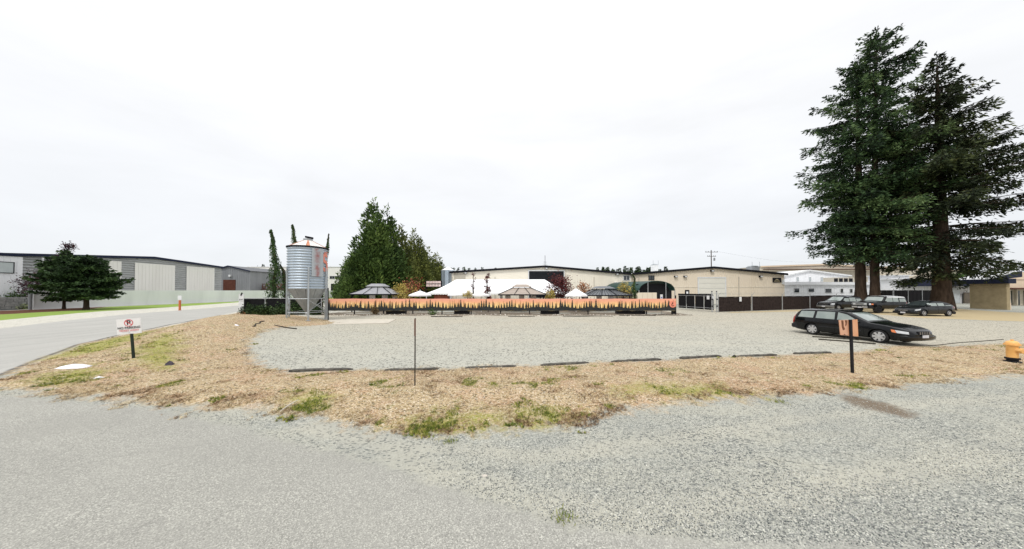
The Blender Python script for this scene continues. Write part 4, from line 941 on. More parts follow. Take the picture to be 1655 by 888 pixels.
for r_, z in enumerate((fz(463.5, 50), fz(458.5, 50))):
    MB().b2(-.05, 2.6, 0, .6, z - .12, z).build('shelf', M_['dark'], t)
    for i in range(5): MB().b2(i * .52, i * .52 + .45, .02, .5, z, z + .42).build('tote', mat('pale red tote', (.70, .45, .42), (.80, .72, .70), 4), t)
for x in (-.08, 2.62): MB().b2(x - .04, x + .04, 0, .6, 0, fz(453.8, 50)).build('upright', M_['dark'], t)

# --- poles and masts
def pole(px, Y, top, label, arms, r_=.16, nm='utility_pole'):
    t = thing(nm, label, 'pole', (fx(px, Y), Y, 0), 0); zt = fz(top, Y); MB().tube((0, 0, 0), (0, 0, zt), r_, r_ * .7, 10).build('shaft', mat('pole timber', (.05, .04, .035), (.10, .08, .06), 3, .9), t)
    for z, w_ in arms:
        a_ = MB().b2(-w_, w_, -.2, -.08, zt - z - .12, zt - z).build('crossarm', mat('pole timber', (.05, .04, .035)), t)
        for s in (-.92, -.5, .5, .92): MB().lathe([(.05, 0), (.08, .12), (.05, .2), (.01, .3)], 8, c=(s * w_, -.14, zt - z)).build('insulator', M_['grey'], a_)
    return t
t = pole(1150, 80, 404.5, 'dark utility pole with two crossarms rising over the tan hall ridge', ((.5, 1.75), (1.7, 1.2)))
MB().lathe([(.2, 0), (.22, .1), (.22, .75), (.1, .85)], 12, c=(.8, -.1, fz(404.5, 80) - 3)).build('transformer', M_['grey'], t)
for k in range(1):
    mb = MB(); p0 = Vector((fx(1150, 80) + (1.6, 0, 1.6)[k], 80, fz(406.5, 80))); p1 = Vector((fx(1150, 80) + 62, 96 + k, fz(412, 80) + 1)); pts = [p0.lerp(p1, i / 16) - Vector((0, 0, 2.2 * math.sin(math.pi * i / 16))) for i in range(17)]
    mb.path(pts, [.012] * 17, 4); o = mb.build('power_line', M_['black']); tag(o, 'thin black power line running right from the utility pole', 'cable')
t = thing('antenna_mast', 'thin antenna mast on the ridge of the cream hall', 'antenna', (fx(881, 56), 56, fz(431.5, 54)), 0)
MB().tube((0, 0, 0), (0, 0, 2.4), .04, n=5).build('mast', M_['dark'], t)
for z, w_ in ((.7, .5), (1.1, .35)): MB().box((0, 0, z), (w_ * 2, .04, .04), rz=.4).build('element', M_['dark'], t)
# ------------------------------------------------------------------ trees
def leafmat(name, stops, sc=.7):
    m, n, b = new_mat(name); at = nd(n, 'ShaderNodeAttribute', attribute_name='rnd')
    f = mathn(n, 'ADD', mathn(n, 'MULTIPLY', at.outputs['Fac'], .6), mathn(n, 'MULTIPLY', mrange(n, noise(n, objco(n), sc, 3, .6), .3, .7), .4))
    n.links.new(rampn(n, f, stops), b.inputs['Base Color']); b.inputs['Roughness'].default_value = .7; b.inputs['Specular IOR Level'].default_value = .25
    return m
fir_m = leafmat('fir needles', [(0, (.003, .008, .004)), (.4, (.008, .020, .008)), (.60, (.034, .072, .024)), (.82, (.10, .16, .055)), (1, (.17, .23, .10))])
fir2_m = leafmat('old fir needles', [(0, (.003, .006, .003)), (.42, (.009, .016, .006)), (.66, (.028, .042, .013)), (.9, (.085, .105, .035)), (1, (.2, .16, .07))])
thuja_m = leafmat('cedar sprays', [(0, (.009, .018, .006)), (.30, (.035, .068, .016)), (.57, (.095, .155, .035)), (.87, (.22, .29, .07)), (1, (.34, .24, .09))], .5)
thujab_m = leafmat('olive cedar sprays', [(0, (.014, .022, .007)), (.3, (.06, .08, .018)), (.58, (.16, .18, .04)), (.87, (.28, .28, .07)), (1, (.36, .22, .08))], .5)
pine_m = leafmat('pine needles', [(0, (.004, .010, .004)), (.4, (.012, .028, .009)), (.7, (.045, .09, .025)), (1, (.13, .19, .06))])
weep_m = leafmat('weeping needles', [(0, (.006, .018, .006)), (.4, (.02, .055, .014)), (.75, (.07, .13, .03)), (1, (.13, .19, .06))])
def leaves(kind, lo, mi, hi): return leafmat(kind, [(0, lo), (.5, mi), (1, hi)], 1.5)
def cards(P, D, L, Wd, r):
    D = D / np.linalg.norm(D, axis=1, keepdims=True); U = r.normal(size=P.shape); S_ = np.cross(D, U); S_ /= np.linalg.norm(S_, axis=1, keepdims=True) + 1e-9
    L = L[:, None]; Wd = Wd[:, None]
    V = np.stack([P, P + D * L * .45 + S_ * Wd * .5, P + D * L, P + D * L * .45 - S_ * Wd * .5], 1).reshape(-1, 3)
    Fc = np.arange(len(V)).reshape(-1, 4); return V, Fc
def foliage(name, P, D, L, Wd, m, parent, r, rnd=None):
    V, Fc = cards(P, D, L, Wd, r); q = r.random(len(P)) if rnd is None else rnd
    return obj(name, np_mesh(name, V, Fc, m, {'rnd': np.repeat(np.clip(q, 0, 1), 4)}), parent)
def fir(name, label, x, y, H, prof, trunk_r, m, seed, nb=200, dens=1.0, up=.25, droop=.5, base=3.5, leaf=.42, group=None, twigf=.27, lean=(0, 0), wid=.36, cat='tree', hang=.35, ang=0.):
    r = np.random.default_rng(seed); z0 = Z(x, y); t = thing(name, label, cat, (x, y, z0), 0, group)
    mb = MB(); k = 12
    mb.path([(lean[0] * (i / k) ** 1.5, lean[1] * (i / k) ** 1.5, H * .985 * i / k - .15) for i in range(k + 1)], [trunk_r * (1.35 if i == 0 else 1) * (1 - i / k) ** .8 + .02 for i in range(k + 1)], 12)
    mb.build('trunk', M_['bark'], t, smooth=60)
    pz = np.array([p[0] for p in prof]); pr = np.array([p[1] for p in prof])
    Pl, Dl, Ll, Ql = [], [], [], []; lm = MB()
    hs = base + (H - base) * np.sort(r.random(nb)) ** .92
    az = r.random() * 6.28
    for i, h in enumerate(hs):
        az += 2.4 + r.normal(0, .5); Rm = np.interp(h, pz, pr); L_ = Rm * r.uniform(.62, 1.12)
        if r.random() < .12: L_ *= .6
        if L_ < .12: continue
        tfrac = (h - base) / (H - base); u_ = up * (.4 + 1.5 * tfrac) + r.normal(0, .08); dr = droop * (1.1 - tfrac)
        ca, sa = math.cos(az), math.sin(az); c0x, c0y = lean[0] * (h / H) ** 1.5, lean[1] * (h / H) ** 1.5
        def bp(s): s = np.asarray(s); return np.stack([c0x + ca * L_ * s, c0y + sa * L_ * s, h + L_ * (u_ * s - dr * s * s + dr * .55 * s ** 3.2)], -1)
        if L_ > 1.5: lm.path([bp(q) for q in (0, .3, .6, .9)], [max(.02, trunk_r * .11) * (1 - q * .8) for q in (0, .3, .6, .9)], 5)
        nt_ = max(4, int(L_ * 7 * dens)); s = r.uniform(.03 if L_ > 1.5 else 0, 1, nt_) ** .85; o = bp(s)
        side = np.where(r.random(nt_) < .5, 1, -1); tl = (twigf * L_ * (1.15 - s) + (.34 if leaf > .33 else .18)) * r.uniform(.6, 1.15, nt_)
        fa = az + side * r.uniform(.55, 1.15, nt_); td = np.stack([np.cos(fa), np.sin(fa), r.normal(-.08, .14, nt_) + ang], 1)
        nc = np.maximum(2, (tl / leaf * 3.2 * dens).astype(int) + 1)
        idx = np.repeat(np.arange(nt_), nc); q = r.random(len(idx)); P = o[idx] + td[idx] * (tl[idx] * q)[:, None]
        P[:, 2] -= hang * tl[idx] * q * q * (1 - tfrac); P += r.normal(0, .05, P.shape); P[:, 2] -= np.abs(r.normal(0, .12 + .045 * L_, len(P))) * (leaf > .33) * (1 - .6 * tfrac)
        D = td[idx] * .9 + r.normal(0, .42, P.shape); D[:, 2] -= hang * .5
        Pl.append(P); Dl.append(D); Ll.append(np.full(len(P), leaf) * r.uniform(.6, 1.25, len(P)))
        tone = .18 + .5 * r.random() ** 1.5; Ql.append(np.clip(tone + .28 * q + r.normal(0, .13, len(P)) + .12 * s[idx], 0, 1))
        # tip tuft
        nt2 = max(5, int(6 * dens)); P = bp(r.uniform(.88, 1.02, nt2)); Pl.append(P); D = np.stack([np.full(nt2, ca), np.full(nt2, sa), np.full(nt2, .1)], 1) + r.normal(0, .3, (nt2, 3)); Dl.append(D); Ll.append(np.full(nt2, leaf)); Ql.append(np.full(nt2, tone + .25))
    nt3 = 26; P = np.stack([lean[0] + r.normal(0, .07, nt3), lean[1] + r.normal(0, .07, nt3), H - r.random(nt3) * H * .05], 1); Pl.append(P); Dl.append(r.normal(0, .5, (nt3, 3)) + [0, 0, .9]); Ll.append(np.full(nt3, leaf)); Ql.append(r.random(nt3) * .5)
    lm.build('limbs', M_['bark'], t)
    P = np.concatenate(Pl); D = np.concatenate(Dl); L = np.concatenate(Ll); Q = np.concatenate(Ql)
    foliage('crown', P, D, L, L * wid, m, t, r, Q); return t
Yf = 40.
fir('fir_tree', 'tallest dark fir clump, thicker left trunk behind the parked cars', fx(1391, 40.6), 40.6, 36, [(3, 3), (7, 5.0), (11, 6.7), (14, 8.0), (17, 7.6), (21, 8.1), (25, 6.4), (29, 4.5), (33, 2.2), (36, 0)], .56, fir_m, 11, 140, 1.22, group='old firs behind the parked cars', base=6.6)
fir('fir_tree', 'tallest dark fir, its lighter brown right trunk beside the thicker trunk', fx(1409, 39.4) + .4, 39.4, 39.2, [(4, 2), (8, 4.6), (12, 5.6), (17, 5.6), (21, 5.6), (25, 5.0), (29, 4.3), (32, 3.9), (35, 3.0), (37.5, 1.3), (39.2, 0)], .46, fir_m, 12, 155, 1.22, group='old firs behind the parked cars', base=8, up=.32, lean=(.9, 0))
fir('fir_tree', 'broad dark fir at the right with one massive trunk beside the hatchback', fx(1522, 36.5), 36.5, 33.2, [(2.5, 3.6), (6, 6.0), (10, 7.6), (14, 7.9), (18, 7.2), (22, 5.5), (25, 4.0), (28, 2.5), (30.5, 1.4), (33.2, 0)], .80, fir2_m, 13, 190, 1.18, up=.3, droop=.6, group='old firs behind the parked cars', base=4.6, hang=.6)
flat = [(0.8, 1.3), (1.6, 2.3), (3, 2.5), (4.5, 2.3), (6, 1.8), (7.0, 1.0), (7.9, 0)]
fir('pine_tree', 'dark green pine on a thin trunk by the concrete wall, left of the pair', fx(104, 38), 38, 7.9, flat, .13, pine_m, 21, 90, 1.9, up=.15, droop=.1, base=1.2, leaf=.30, group='pines by the concrete wall', twigf=.4, wid=.4, hang=.05)
fir('pine_tree', 'spreading dark green pine on a thicker trunk with long low right branches', fx(140, 37.3), 37.3, 7.1, [(.9, 1.6), (1.8, 3.1), (3, 3.5), (4.4, 3.1), (5.4, 2.4), (6.4, 1.4), (7.1, 0)], .24, pine_m, 22, 100, 1.8, up=.12, droop=.05, base=1.3, leaf=.30, group='pines by the concrete wall', twigf=.4, wid=.4, hang=.05)
def cedar(x, y, H, Rm, label, seed, m=thuja_m, n=9000, nm='cedar_tree', group='tall cedars in a row'):
    r = np.random.default_rng(seed); t = thing(nm, label, 'tree', (x, y, Z(x, y)), 0, group)
    MB().path([(0, 0, -.1), (0, 0, H * .5), (0, 0, H * .95)], [.28, .15, .02], 8).build('trunk', M_['bark'], t)
    nl = 170; lt = .97 * (1 - np.sqrt(1 - r.random(nl))) ** .85; la = r.random(nl) * 6.28; lt[:4] = (.955, .9, .84, .8)
    prof = lambda q: Rm * np.clip(1 - q, 0, 1) ** .80 * np.clip(.80 + q * 2.2, 0, 1)
    off = prof(lt) * r.uniform(.25, .86, nl); off[:2] = 0; cxs, cys, czs = off * np.cos(la), off * np.sin(la), lt * H
    rad = (.40 + .26 * r.random(nl)) * (prof(lt) * .72 + .25); hgt = rad * r.uniform(1.5, 2.6, nl)
    wgt = rad * hgt; idx = r.choice(nl, n, p=wgt / wgt.sum()); f_ = r.random(n) ** 1.2; ww = rad[idx] * (1 - f_) ** .75; a_ = r.random(n) * 6.28; rr = ww * r.random(n) ** .4
    P = np.stack([cxs[idx] + rr * np.cos(a_), cys[idx] + rr * np.sin(a_), czs[idx] + (f_ * 1.25 - .45) * hgt[idx]], 1)
    P[:, 2] = np.where(P[:, 2] > H - .2, H - .2 - .5 * r.random(n), P[:, 2]); P[:, 2] = np.maximum(P[:, 2], .15)
    D = np.stack([np.cos(a_) * .55 + P[:, 0] * .14, np.sin(a_) * .55 + P[:, 1] * .14, np.full(n, .7)], 1) + r.normal(0, .35, (n, 3))
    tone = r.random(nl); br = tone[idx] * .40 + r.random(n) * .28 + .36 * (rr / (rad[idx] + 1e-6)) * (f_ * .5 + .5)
    n_ = 0; L = r.uniform(.30, .72, n) * (H / 16) ** .5
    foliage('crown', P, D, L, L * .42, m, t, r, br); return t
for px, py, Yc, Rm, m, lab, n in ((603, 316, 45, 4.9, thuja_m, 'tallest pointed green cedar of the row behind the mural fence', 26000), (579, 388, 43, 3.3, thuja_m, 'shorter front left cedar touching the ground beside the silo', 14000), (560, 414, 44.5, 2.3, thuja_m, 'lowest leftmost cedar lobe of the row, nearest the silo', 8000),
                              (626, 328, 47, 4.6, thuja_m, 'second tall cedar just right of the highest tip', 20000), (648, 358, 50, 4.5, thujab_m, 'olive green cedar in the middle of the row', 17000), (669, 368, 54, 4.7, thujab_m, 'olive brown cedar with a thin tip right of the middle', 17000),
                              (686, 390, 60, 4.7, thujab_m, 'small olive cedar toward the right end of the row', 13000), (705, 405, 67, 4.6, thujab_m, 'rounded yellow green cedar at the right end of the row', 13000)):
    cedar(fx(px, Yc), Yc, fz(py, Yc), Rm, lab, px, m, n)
def weeping(x, y, pts, label, seed, n=5200, fat=1.0, group='slender weeping conifers by the silo'):
    r = np.random.default_rng(seed); t = thing('weeping_conifer', label, 'tree', (x, y, Z(x, y)), 0, group)
    pts = [Vector(p) for p in pts]; k = len(pts); MB().path(pts, [.14 * (1 - i / k) + .03 for i in range(k)], 7).build('trunk', M_['bark'], t)
    pa = np.array(pts); H = pa[-1, 2]; q = r.random(n) ** .9; f_ = q * (k - 1); i_ = np.minimum(f_.astype(int), k - 2); w_ = (f_ - i_)[:, None]
    c_ = pa[i_] * (1 - w_) + pa[i_ + 1] * w_; rr = fat * (.95 * (1 - q) ** 1.55 + .05) * r.random(n) ** .6; a_ = r.random(n) * 6.28; cl = np.sin(a_ * 3 + q * 25) > -.3
    rr = np.where(cl, rr, rr * .45)
    P = c_ + np.stack([rr * np.cos(a_), rr * np.sin(a_), -rr * 1.6 * r.random(n)], 1); P[:, 2] = np.maximum(P[:, 2], .1)
    D = np.stack([np.cos(a_) * .25, np.sin(a_) * .25, np.full(n, -1.)], 1) + r.normal(0, .25, (n, 3)); L = r.uniform(.14, .34, n) * (1 - .55 * q)
    foliage('crown', P, D, L, L * .3, weep_m, t, r); return t
Yw = 31.
bx = fx(441, Yw)
def wp(px, py): return (fx(px, Yw) - bx, random.uniform(-.15, .15), fz(py, Yw))
weeping(bx, Yw, [(0, 0, 0), wp(441, 480), wp(443, 455), wp(447, 432), wp(445, 415), wp(441, 398), wp(440, 385), wp(437, 371), wp(436, 376)], 'slender weeping conifer with a crooked tip left of the silo', 31, 7000, 1.15)
weeping(fx(457, Yw), Yw + .4, [(0, 0, 0), (0, 0, 2), (-.1, 0, 3.6), (-.35, .1, 4.8), (-.6, 0, 5.3)], 'short weeping side conifer with drooping strands against the silo', 32, 2200, .8)
bx = fx(484, Yw)
weeping(bx, Yw, [(0, 0, 0), (0, 0, 4), (-.1, 0, 6), wp(479, 397), wp(476, 385), wp(474, 370), wp(473, 363), wp(471, 364)], 'weeping conifer tip leaning left above the silo roof', 33, 3000, .8)
bx = fx(520, Yw + 1)
weeping(bx, Yw + 1, [(0, 0, 0), (0, 0, 4), (0, 0, 6), wp(520, 400), wp(521, 388), wp(521.5, 375)], 'thin weeping conifer tip right of the silo roof', 34, 2800, .8)
weeping(fx(1025, 40), 40, [(0, 0, 0), (.1, 0, 2), (-.1, 0, 3.3), (.1, 0, 4.3), (-.25, 0, 4.9)], 'narrow weeping conifer where the two tan halls meet', 35, 2600, .65, group='slender weeping conifers behind the banner')
def shrub(nm, px, Y, z0, z1, rad, label, m, seed, n=1500, leaf=.16, stems=5, spread=1.0, trunk=True, cat='shrub', pl=None):
    r = np.random.default_rng(seed); x = fx(px, Y); t = thing(nm, label, cat, (x, Y, Z(x, Y)), 0); mb = MB(); k = 9 if stems > 1 else 5; cs_ = []
    for i in range(k * 2):
        a_ = r.random() * 6.28; q = r.random() ** .6; zz_ = z0 + (z1 - z0) * r.random(); env = math.sin(math.pi * min(1, max(.08, (zz_ - z0) / (z1 - z0) * .9 + .1))) ** .6
        c_ = (rad * q * env * math.cos(a_), rad * q * env * math.sin(a_), zz_); cs_.append(c_)
        if i < stems * 2: mb.path([(0, 0, 0 if trunk else z0), (c_[0] * .35, c_[1] * .35, c_[2] * .6), c_], [.05, .03, .012], 5)
    mb.build('stems' if cat == 'shrub' else 'trunk', M_['bark'], t)
    C_ = np.array(cs_); idx = r.integers(0, len(C_), n); P = C_[idx] + r.normal(0, rad * .24 * spread, (n, 3)); P[:, 2] = np.maximum(P[:, 2], .05)
    D = r.normal(0, 1, (n, 3)); D[:, 2] = np.abs(D[:, 2]) * .5; L = r.uniform(.6, 1.3, n) * leaf
    foliage('leaves', P, D, L, L * .55, m, t, r, (r.random(len(C_))[idx] * .5 + r.random(n) * .5)); return t
mred = leaves('dark red leaves', (.025, .008, .010), (.09, .02, .022), (.26, .07, .05)); mor = leaves('orange leaves', (.12, .05, .02), (.34, .14, .06), (.55, .30, .14))
myel = leaves('yellow leaves', (.14, .12, .03), (.42, .33, .08), (.62, .50, .18)); mgr = leaves('green leaves', (.012, .03, .008), (.05, .11, .02), (.16, .26, .06)); mpur = leaves('purple leaves', (.012, .006, .010), (.045, .018, .026), (.14, .06, .07))
mivy = leaves('ivy leaves', (.006, .014, .005), (.022, .05, .012), (.13, .19, .06))
shrub('maple_tree', 905, 37, 1.9, fz(451, 37), 1.75, 'dark red maple in front of the right end of the marquee', mred, 41, 2600, .22, cat='tree')
shrub('maple_tree', 942, 38, 1.9, fz(461, 38), 1.1, 'small orange maple above the metal gazebo left side', mor, 42, 800, .2, cat='tree')
shrub('shrub', 889, 34.5, 1.3, fz(472, 34.5), .8, 'yellow green shrub under the dark red maple', myel, 43, 700, .16)
shrub('yellow_tree', 1007, 39, 1.6, fz(459, 39), .95, 'thin yellow leaved tree right of the metal gazebo', myel, 44, 800, .17, cat='tree')
shrub('yellow_tree', 652, 36, 1.3, fz(466, 36), 1.5, 'spreading yellow leaved tree right of the grey gazebo', myel, 45, 1300, .19, cat='tree')
shrub('red_tree', 668, 40, 1.8, fz(450, 40), 1.5, 'thin tree with sparse red leaves against the cedars', leaves('bright red leaves', (.18, .03, .02), (.38, .08, .05), (.55, .25, .2)), 46, 600, .17, spread=1.1, cat='tree')
shrub('shrub', 757, 32.5, 1.4, fz(473, 32.5), .6, 'yellow shrub between two small white umbrellas', myel, 47, 500, .14)
shrub('red_sapling', 789, 32.8, 1.4, fz(444, 32.8), .55, 'narrow dark red sapling standing before the white tent', mred, 48, 800, .16, spread=.7, cat='tree')
shrub('shrub', 765, 38.5, 2.6, fz(441, 38.5), .35, 'thin dark twiggy plant above the tent roof left part', mred, 49, 200, .16)
shrub('shrub', 22, 40.5, .2, 1.6, 1.9, 'green shrub on the mulch bed below the white bay', mgr, 50, 2600, .24)
shrub('shrub', 37, 37.5, .05, .6, .6, 'small pale green plant in the mulch bed corner', leaves('pale leaves', (.1, .14, .05), (.3, .36, .15), (.6, .6, .4)), 51, 300, .15)
shrub('purple_tree', 108, 42.5, 4.5, fz(398, 42.5), 1.5, 'purple leaved tree top rising just behind the pines', mpur, 52, 1700, .22, spread=.8, cat='tree')
shrub('purple_tree', 68, 41.5, 1.4, 4.9, 2.0, 'low purple leaved tree left of the pines', mpur, 53, 2200, .22, cat='tree')
for i, (px, rad, zt, lab) in enumerate(((402, .8, 1.2, 'ivy mound at the corner of the black screen fence'), (415, 1.0, .9, 'ivy mound spilling low over the black screen fence'), (430, .9, 1.0, 'ivy mound beside the crooked weeping conifer'), (455, 1.0, 1.3, 'dark ivy mound behind the left silo leg'), (476, 1.1, 1.5, 'dark ivy mound behind the silo hopper'), (505, 1.1, 1.5, 'dark ivy mound behind the right silo legs'))):
    shrub('ivy_bush', px, 28.3, .0, zt * .72, rad * .8, lab, mivy, 60 + i, 1200, .15, stems=2)
shrub('shrub', 605, 29.7, 0., .75, .45, 'brown twiggy weed in front of the banner below the tallest cedar', leaves('dry twigs', (.06, .04, .02), (.16, .11, .05), (.28, .2, .1)), 70, 500, .13)
shrub('shrub', 699, 29.4, 0., .4, .45, 'low green weed at the foot of the banner left of the timber booth', mgr, 71, 300, .12)
shrub('shrub', 398, 27.9, 0., .25, .5, 'dry weed clump at the road side fence corner', mor, 72, 250, .12)
# far woods reading as one mass
r = np.random.default_rng(5); Pl = []; Dl = []; Hs = []
for px0, px1, yt, Yd, n in ((700, 800, 433.5, 150, 50), (968, 1082, 432.5, 150, 60), (408, 436, 429, 170, 9), (528, 556, 430, 170, 9), (1420, 1600, 442, 180, 60), (1180, 1235, 437.5, 170, 16)):
    for i in range(n):
        x = fx(px0 + (px1 - px0) * r.random(), Yd); y = Yd + r.uniform(0, 12); h = fz(yt, Yd) * r.uniform(.84, 1.07); k = 330
        q = r.random(k); a_ = r.random(k) * 6.28; rr = 1.7 * (1 - q) ** .9 * r.random(k) ** .5; Pl.append(np.stack([x + rr * np.cos(a_), y + rr * np.sin(a_), h * (.35 + .65 * q)], 1)); Dl.append(np.stack([np.cos(a_), np.sin(a_), -.2 + 0 * a_], 1) + r.normal(0, .3, (k, 3)))
P = np.concatenate(Pl); D = np.concatenate(Dl); o = foliage('distant_woods', P, D, r.uniform(.5, 1.1, len(P)), r.uniform(.3, .6, len(P)), fir_m, None, r)
o['kind'] = 'stuff'; tag(o, 'far dark evergreen woods on the skyline behind the halls', 'woods')
shrub('far_tree', 1560, 90, 4, fz(436, 90), 4.0, 'rounded bright green tree behind the block building roof', mgr, 80, 1500, .6, cat='tree')

# ------------------------------------------------------------------ cars
paint = mat('black car paint', (.0025, .003, .004), (.004, .005, .006), 1, .16, spec=.25, coat=.2); paintg = mat('charcoal car paint', (.010, .011, .013), (.016, .018, .020), 1, .2, .2, spec=.25, coat=.25)
cglass = mat('car glass', (.16, .20, .19), (.30, .34, .31), 1.2, .04, spec=.9, coat=.6); cglassd = mat('dark car glass', (.02, .026, .028), (.05, .06, .06), 1.2, .04, spec=.9, coat=.6)
tyrem = mat('tyre rubber', (.014, .014, .015), (.03, .03, .03), 6, .85); rimm = mat('alloy rim', (.62, .62, .63), (.5, .5, .51), 5, .3, .55); chrome = mat('chrome', (.7, .7, .72), (.6, .6, .62), 3, .15, .9)
lamp = mat('headlamp lens', (.62, .64, .66), (.45, .47, .5), 5, .08, coat=1.); redl = mat('red lamp lens', (.30, .012, .014), (.4, .03, .02), 4, .15, coat=1.); amber = mat('amber lens', (.75, .20, .04), rough=.15, coat=1.)
plate = mat('number plate', (.62, .63, .66), (.5, .5, .55), 9, .5); trimm = mat('bumper trim', (.02, .02, .022), (.03, .03, .033), 4, .6)
def lerp_c(c, x):
    if x <= c[0][0]: return c[0][1]
    for (a_, p), (b_, q) in zip(c, c[1:]):
        if x <= b_: return p + (q - p) * (x - a_) / (b_ - a_)
    return c[-1][1]
class Car:
    def __init__(s, sp): s.sp = sp
    def ring(s, x):
        sp = s.sp; z0 = lerp_c(sp['bot'], x); top = lerp_c(sp['top'], x); Wd = lerp_c(sp['wid'], x); belt = min(lerp_c(sp['belt'], x), top - .05)
        g = max(0, top - belt); tw = sp.get('tumble', .30); Wt = Wd * .965 - tw * max(0, g - .06)
        h = belt - z0; rr = min(.09, g * .5)
        return [(0, z0), (Wd * .82, z0), (Wd * .955, z0 + .07), (Wd, z0 + h * .38), (Wd * .998, z0 + h * .72), (Wd * .968, belt), (Wt + (Wd * .965 - Wt) * .5, belt + (g - rr) * .5), (Wt, top - rr), (Wt - .035, top - rr * .35), (Wt - .14, top), (Wt * .5, top + .022), (0, top + .03)]
    def side(s, x, z):
        P = s.ring(x)[1:10]
        for (y0, z0), (y1, z1) in zip(P, P[1:]):
            if z <= z1: return y0 + (y1 - y0) * max(0, (z - z0)) / max(z1 - z0, 1e-6)
        return P[-1][0]
    def body(s, t, m):
        sp = s.sp; xs = sorted(set([round(p[0], 3) for k in ('bot', 'top', 'wid', 'belt') for p in sp[k]] + [round(v, 3) for v in np.linspace(sp['x0'], sp['x1'], 60)]))
        mb = MB(); vs = []; n = 0
        for x in xs:
            P = s.ring(x); full = P + [(-y, z) for y, z in P[-2:0:-1]]; n = len(full); vs += [(x, y, z) for y, z in full]
        fs = [(i * n + k, i * n + (k + 1) % n, (i + 1) * n + (k + 1) % n, (i + 1) * n + k) for i in range(len(xs) - 1) for k in range(n)]
        fs += [tuple(range(n)), tuple((len(xs) - 1) * n + k for k in range(n))[::-1]]
        mb.add(vs, fs); me = mb.mesh('body', [m]); tmp = obj('body', me, None)
        cut = MB()
        for xw in sp['wheels']:
            for sd_ in (-1, 1):
                y0 = sd_ * (sp['W'] - .33); y1 = sd_ * (sp['W'] + .2); prof_ = [(.001, y0), (sp['wr'] + .055, y0), (sp['wr'] + .055, y1), (.001, y1)]
                cut.lathe(prof_, 28, c=(xw, 0, sp['wr']), axis='Y')
        cme = cut.mesh('cut', [m]); co_ = obj('cut', cme); md = tmp.modifiers.new('b', 'BOOLEAN'); md.operation = 'DIFFERENCE'; md.object = co_; md.solver = 'EXACT'
        bpy.context.view_layer.update(); ev = tmp.evaluated_get(bpy.context.evaluated_depsgraph_get()); nm = bpy.data.meshes.new_from_object(ev)
        tmp.modifiers.clear(); bpy.data.objects.remove(co_); tmp.data = nm; nm.name = 'body'
        nm.materials.clear(); nm.materials.append(m)
        nm.polygons.foreach_set('use_smooth', [True] * len(nm.polygons)); nm.set_sharp_from_angle(angle=R(32)); nm.update()
        tmp.parent = t; return tmp
    def patch(s, c, sd_, m, nm, par, off=.006, n=6, k=5, th=.02, round_=0):
        bl, br, tr, tl = c; vs = []; fs = []
        for i in range(n + 1):
            for j in range(k + 1):
                u, v = i / n, j / k; x = (bl[0] * (1 - u) + br[0] * u) * (1 - v) + (tl[0] * (1 - u) + tr[0] * u) * v; z = (bl[1] * (1 - u) + br[1] * u) * (1 - v) + (tl[1] * (1 - u) + tr[1] * u) * v
                y = s.side(x, z); vs.append((x, sd_ * (y + off), z))
        for i in range(n):
            for j in range(k): a_ = i * (k + 1) + j; fs.append((a_, a_ + k + 1, a_ + k + 2, a_ + 1))
        N = len(vs); vs += [(x, y - sd_ * (th + off), z) for x, y, z in vs]
        rim_ = [j for j in range(k + 1)] + [i * (k + 1) + k for i in range(1, n + 1)] + [n * (k + 1) + j for j in range(k - 1, -1, -1)] + [i * (k + 1) for i in range(n - 1, 0, -1)]
        for a_, b_ in zip(rim_, rim_[1:] + rim_[:1]): fs.append((a_, b_, N + b_, N + a_))
        return MB().add(vs, fs).build(nm, m, par, smooth=30)
    def top(s, xa, xb, fr, m, nm, par, off=.008, n=8, fr2=None):
        vs = []; fs = []; k = 8; fr2 = fr if fr2 is None else fr2
        for i in range(n + 1):
            x = xa + (xb - xa) * i / n; P = s.ring(x); Wt = P[9][0] + .06; zt = P[9][1]; f_ = fr + (fr2 - fr) * i / n; d = .05; sl = (lerp_c(s.sp['top'], x + d) - lerp_c(s.sp['top'], x - d)) / (2 * d); L_ = math.hypot(1, sl)
            for j in range(k + 1): q = -1 + 2 * j / k; y = Wt * f_ * q; z = zt + .03 * (1 - (y / max(Wt, .1)) ** 2) - (.03 * max(0, abs(y) - Wt + .14) / .14 if abs(y) > Wt - .14 else 0); vs.append((x - sl / L_ * off, y, z + off / L_))
        for i in range(n):
            for j in range(k): a_ = i * (k + 1) + j; fs.append((a_, a_ + k + 1, a_ + k + 2, a_ + 1))
        N = len(vs); vs += [(x, y, z - .02) for x, y, z in vs]
        rim_ = [j for j in range(k + 1)] + [i * (k + 1) + k for i in range(1, n + 1)] + [n * (k + 1) + j for j in range(k - 1, -1, -1)] + [i * (k + 1) for i in range(n - 1, 0, -1)]
        for a_, b_ in zip(rim_, rim_[1:] + rim_[:1]): fs.append((a_, b_, N + b_, N + a_))
        return MB().add(vs, fs).build(nm, m, par, smooth=30)
    def wheels(s, t, rim='disc', spokes=7, tyre_w=.2, rimf=.66):
        sp = s.sp; r_ = sp['wr']; w_ = tyre_w / 2; rr = r_ * rimf
        ty = MB().lathe([(rr, -w_ * .8), (rr + .01, -w_), (r_ - .03, -w_), (r_ - .006, -w_ * .75), (r_, 0), (r_ - .006, w_ * .75), (r_ - .03, w_), (rr + .01, w_), (rr, w_ * .8)], 28, axis='Y', caps=False).mesh('tyre', tyrem, 50)
        rm = MB(); rm.lathe([(rr, w_ * .85), (rr * .93, w_ * .95), (rr * .90, w_ * .55), (rr * .88, w_ * .4)], 28, axis='Y', caps=False)
        rm.lathe([(rr * .89, w_ * .35), (.001, w_ * .3)], 28, axis='Y', mi=1)
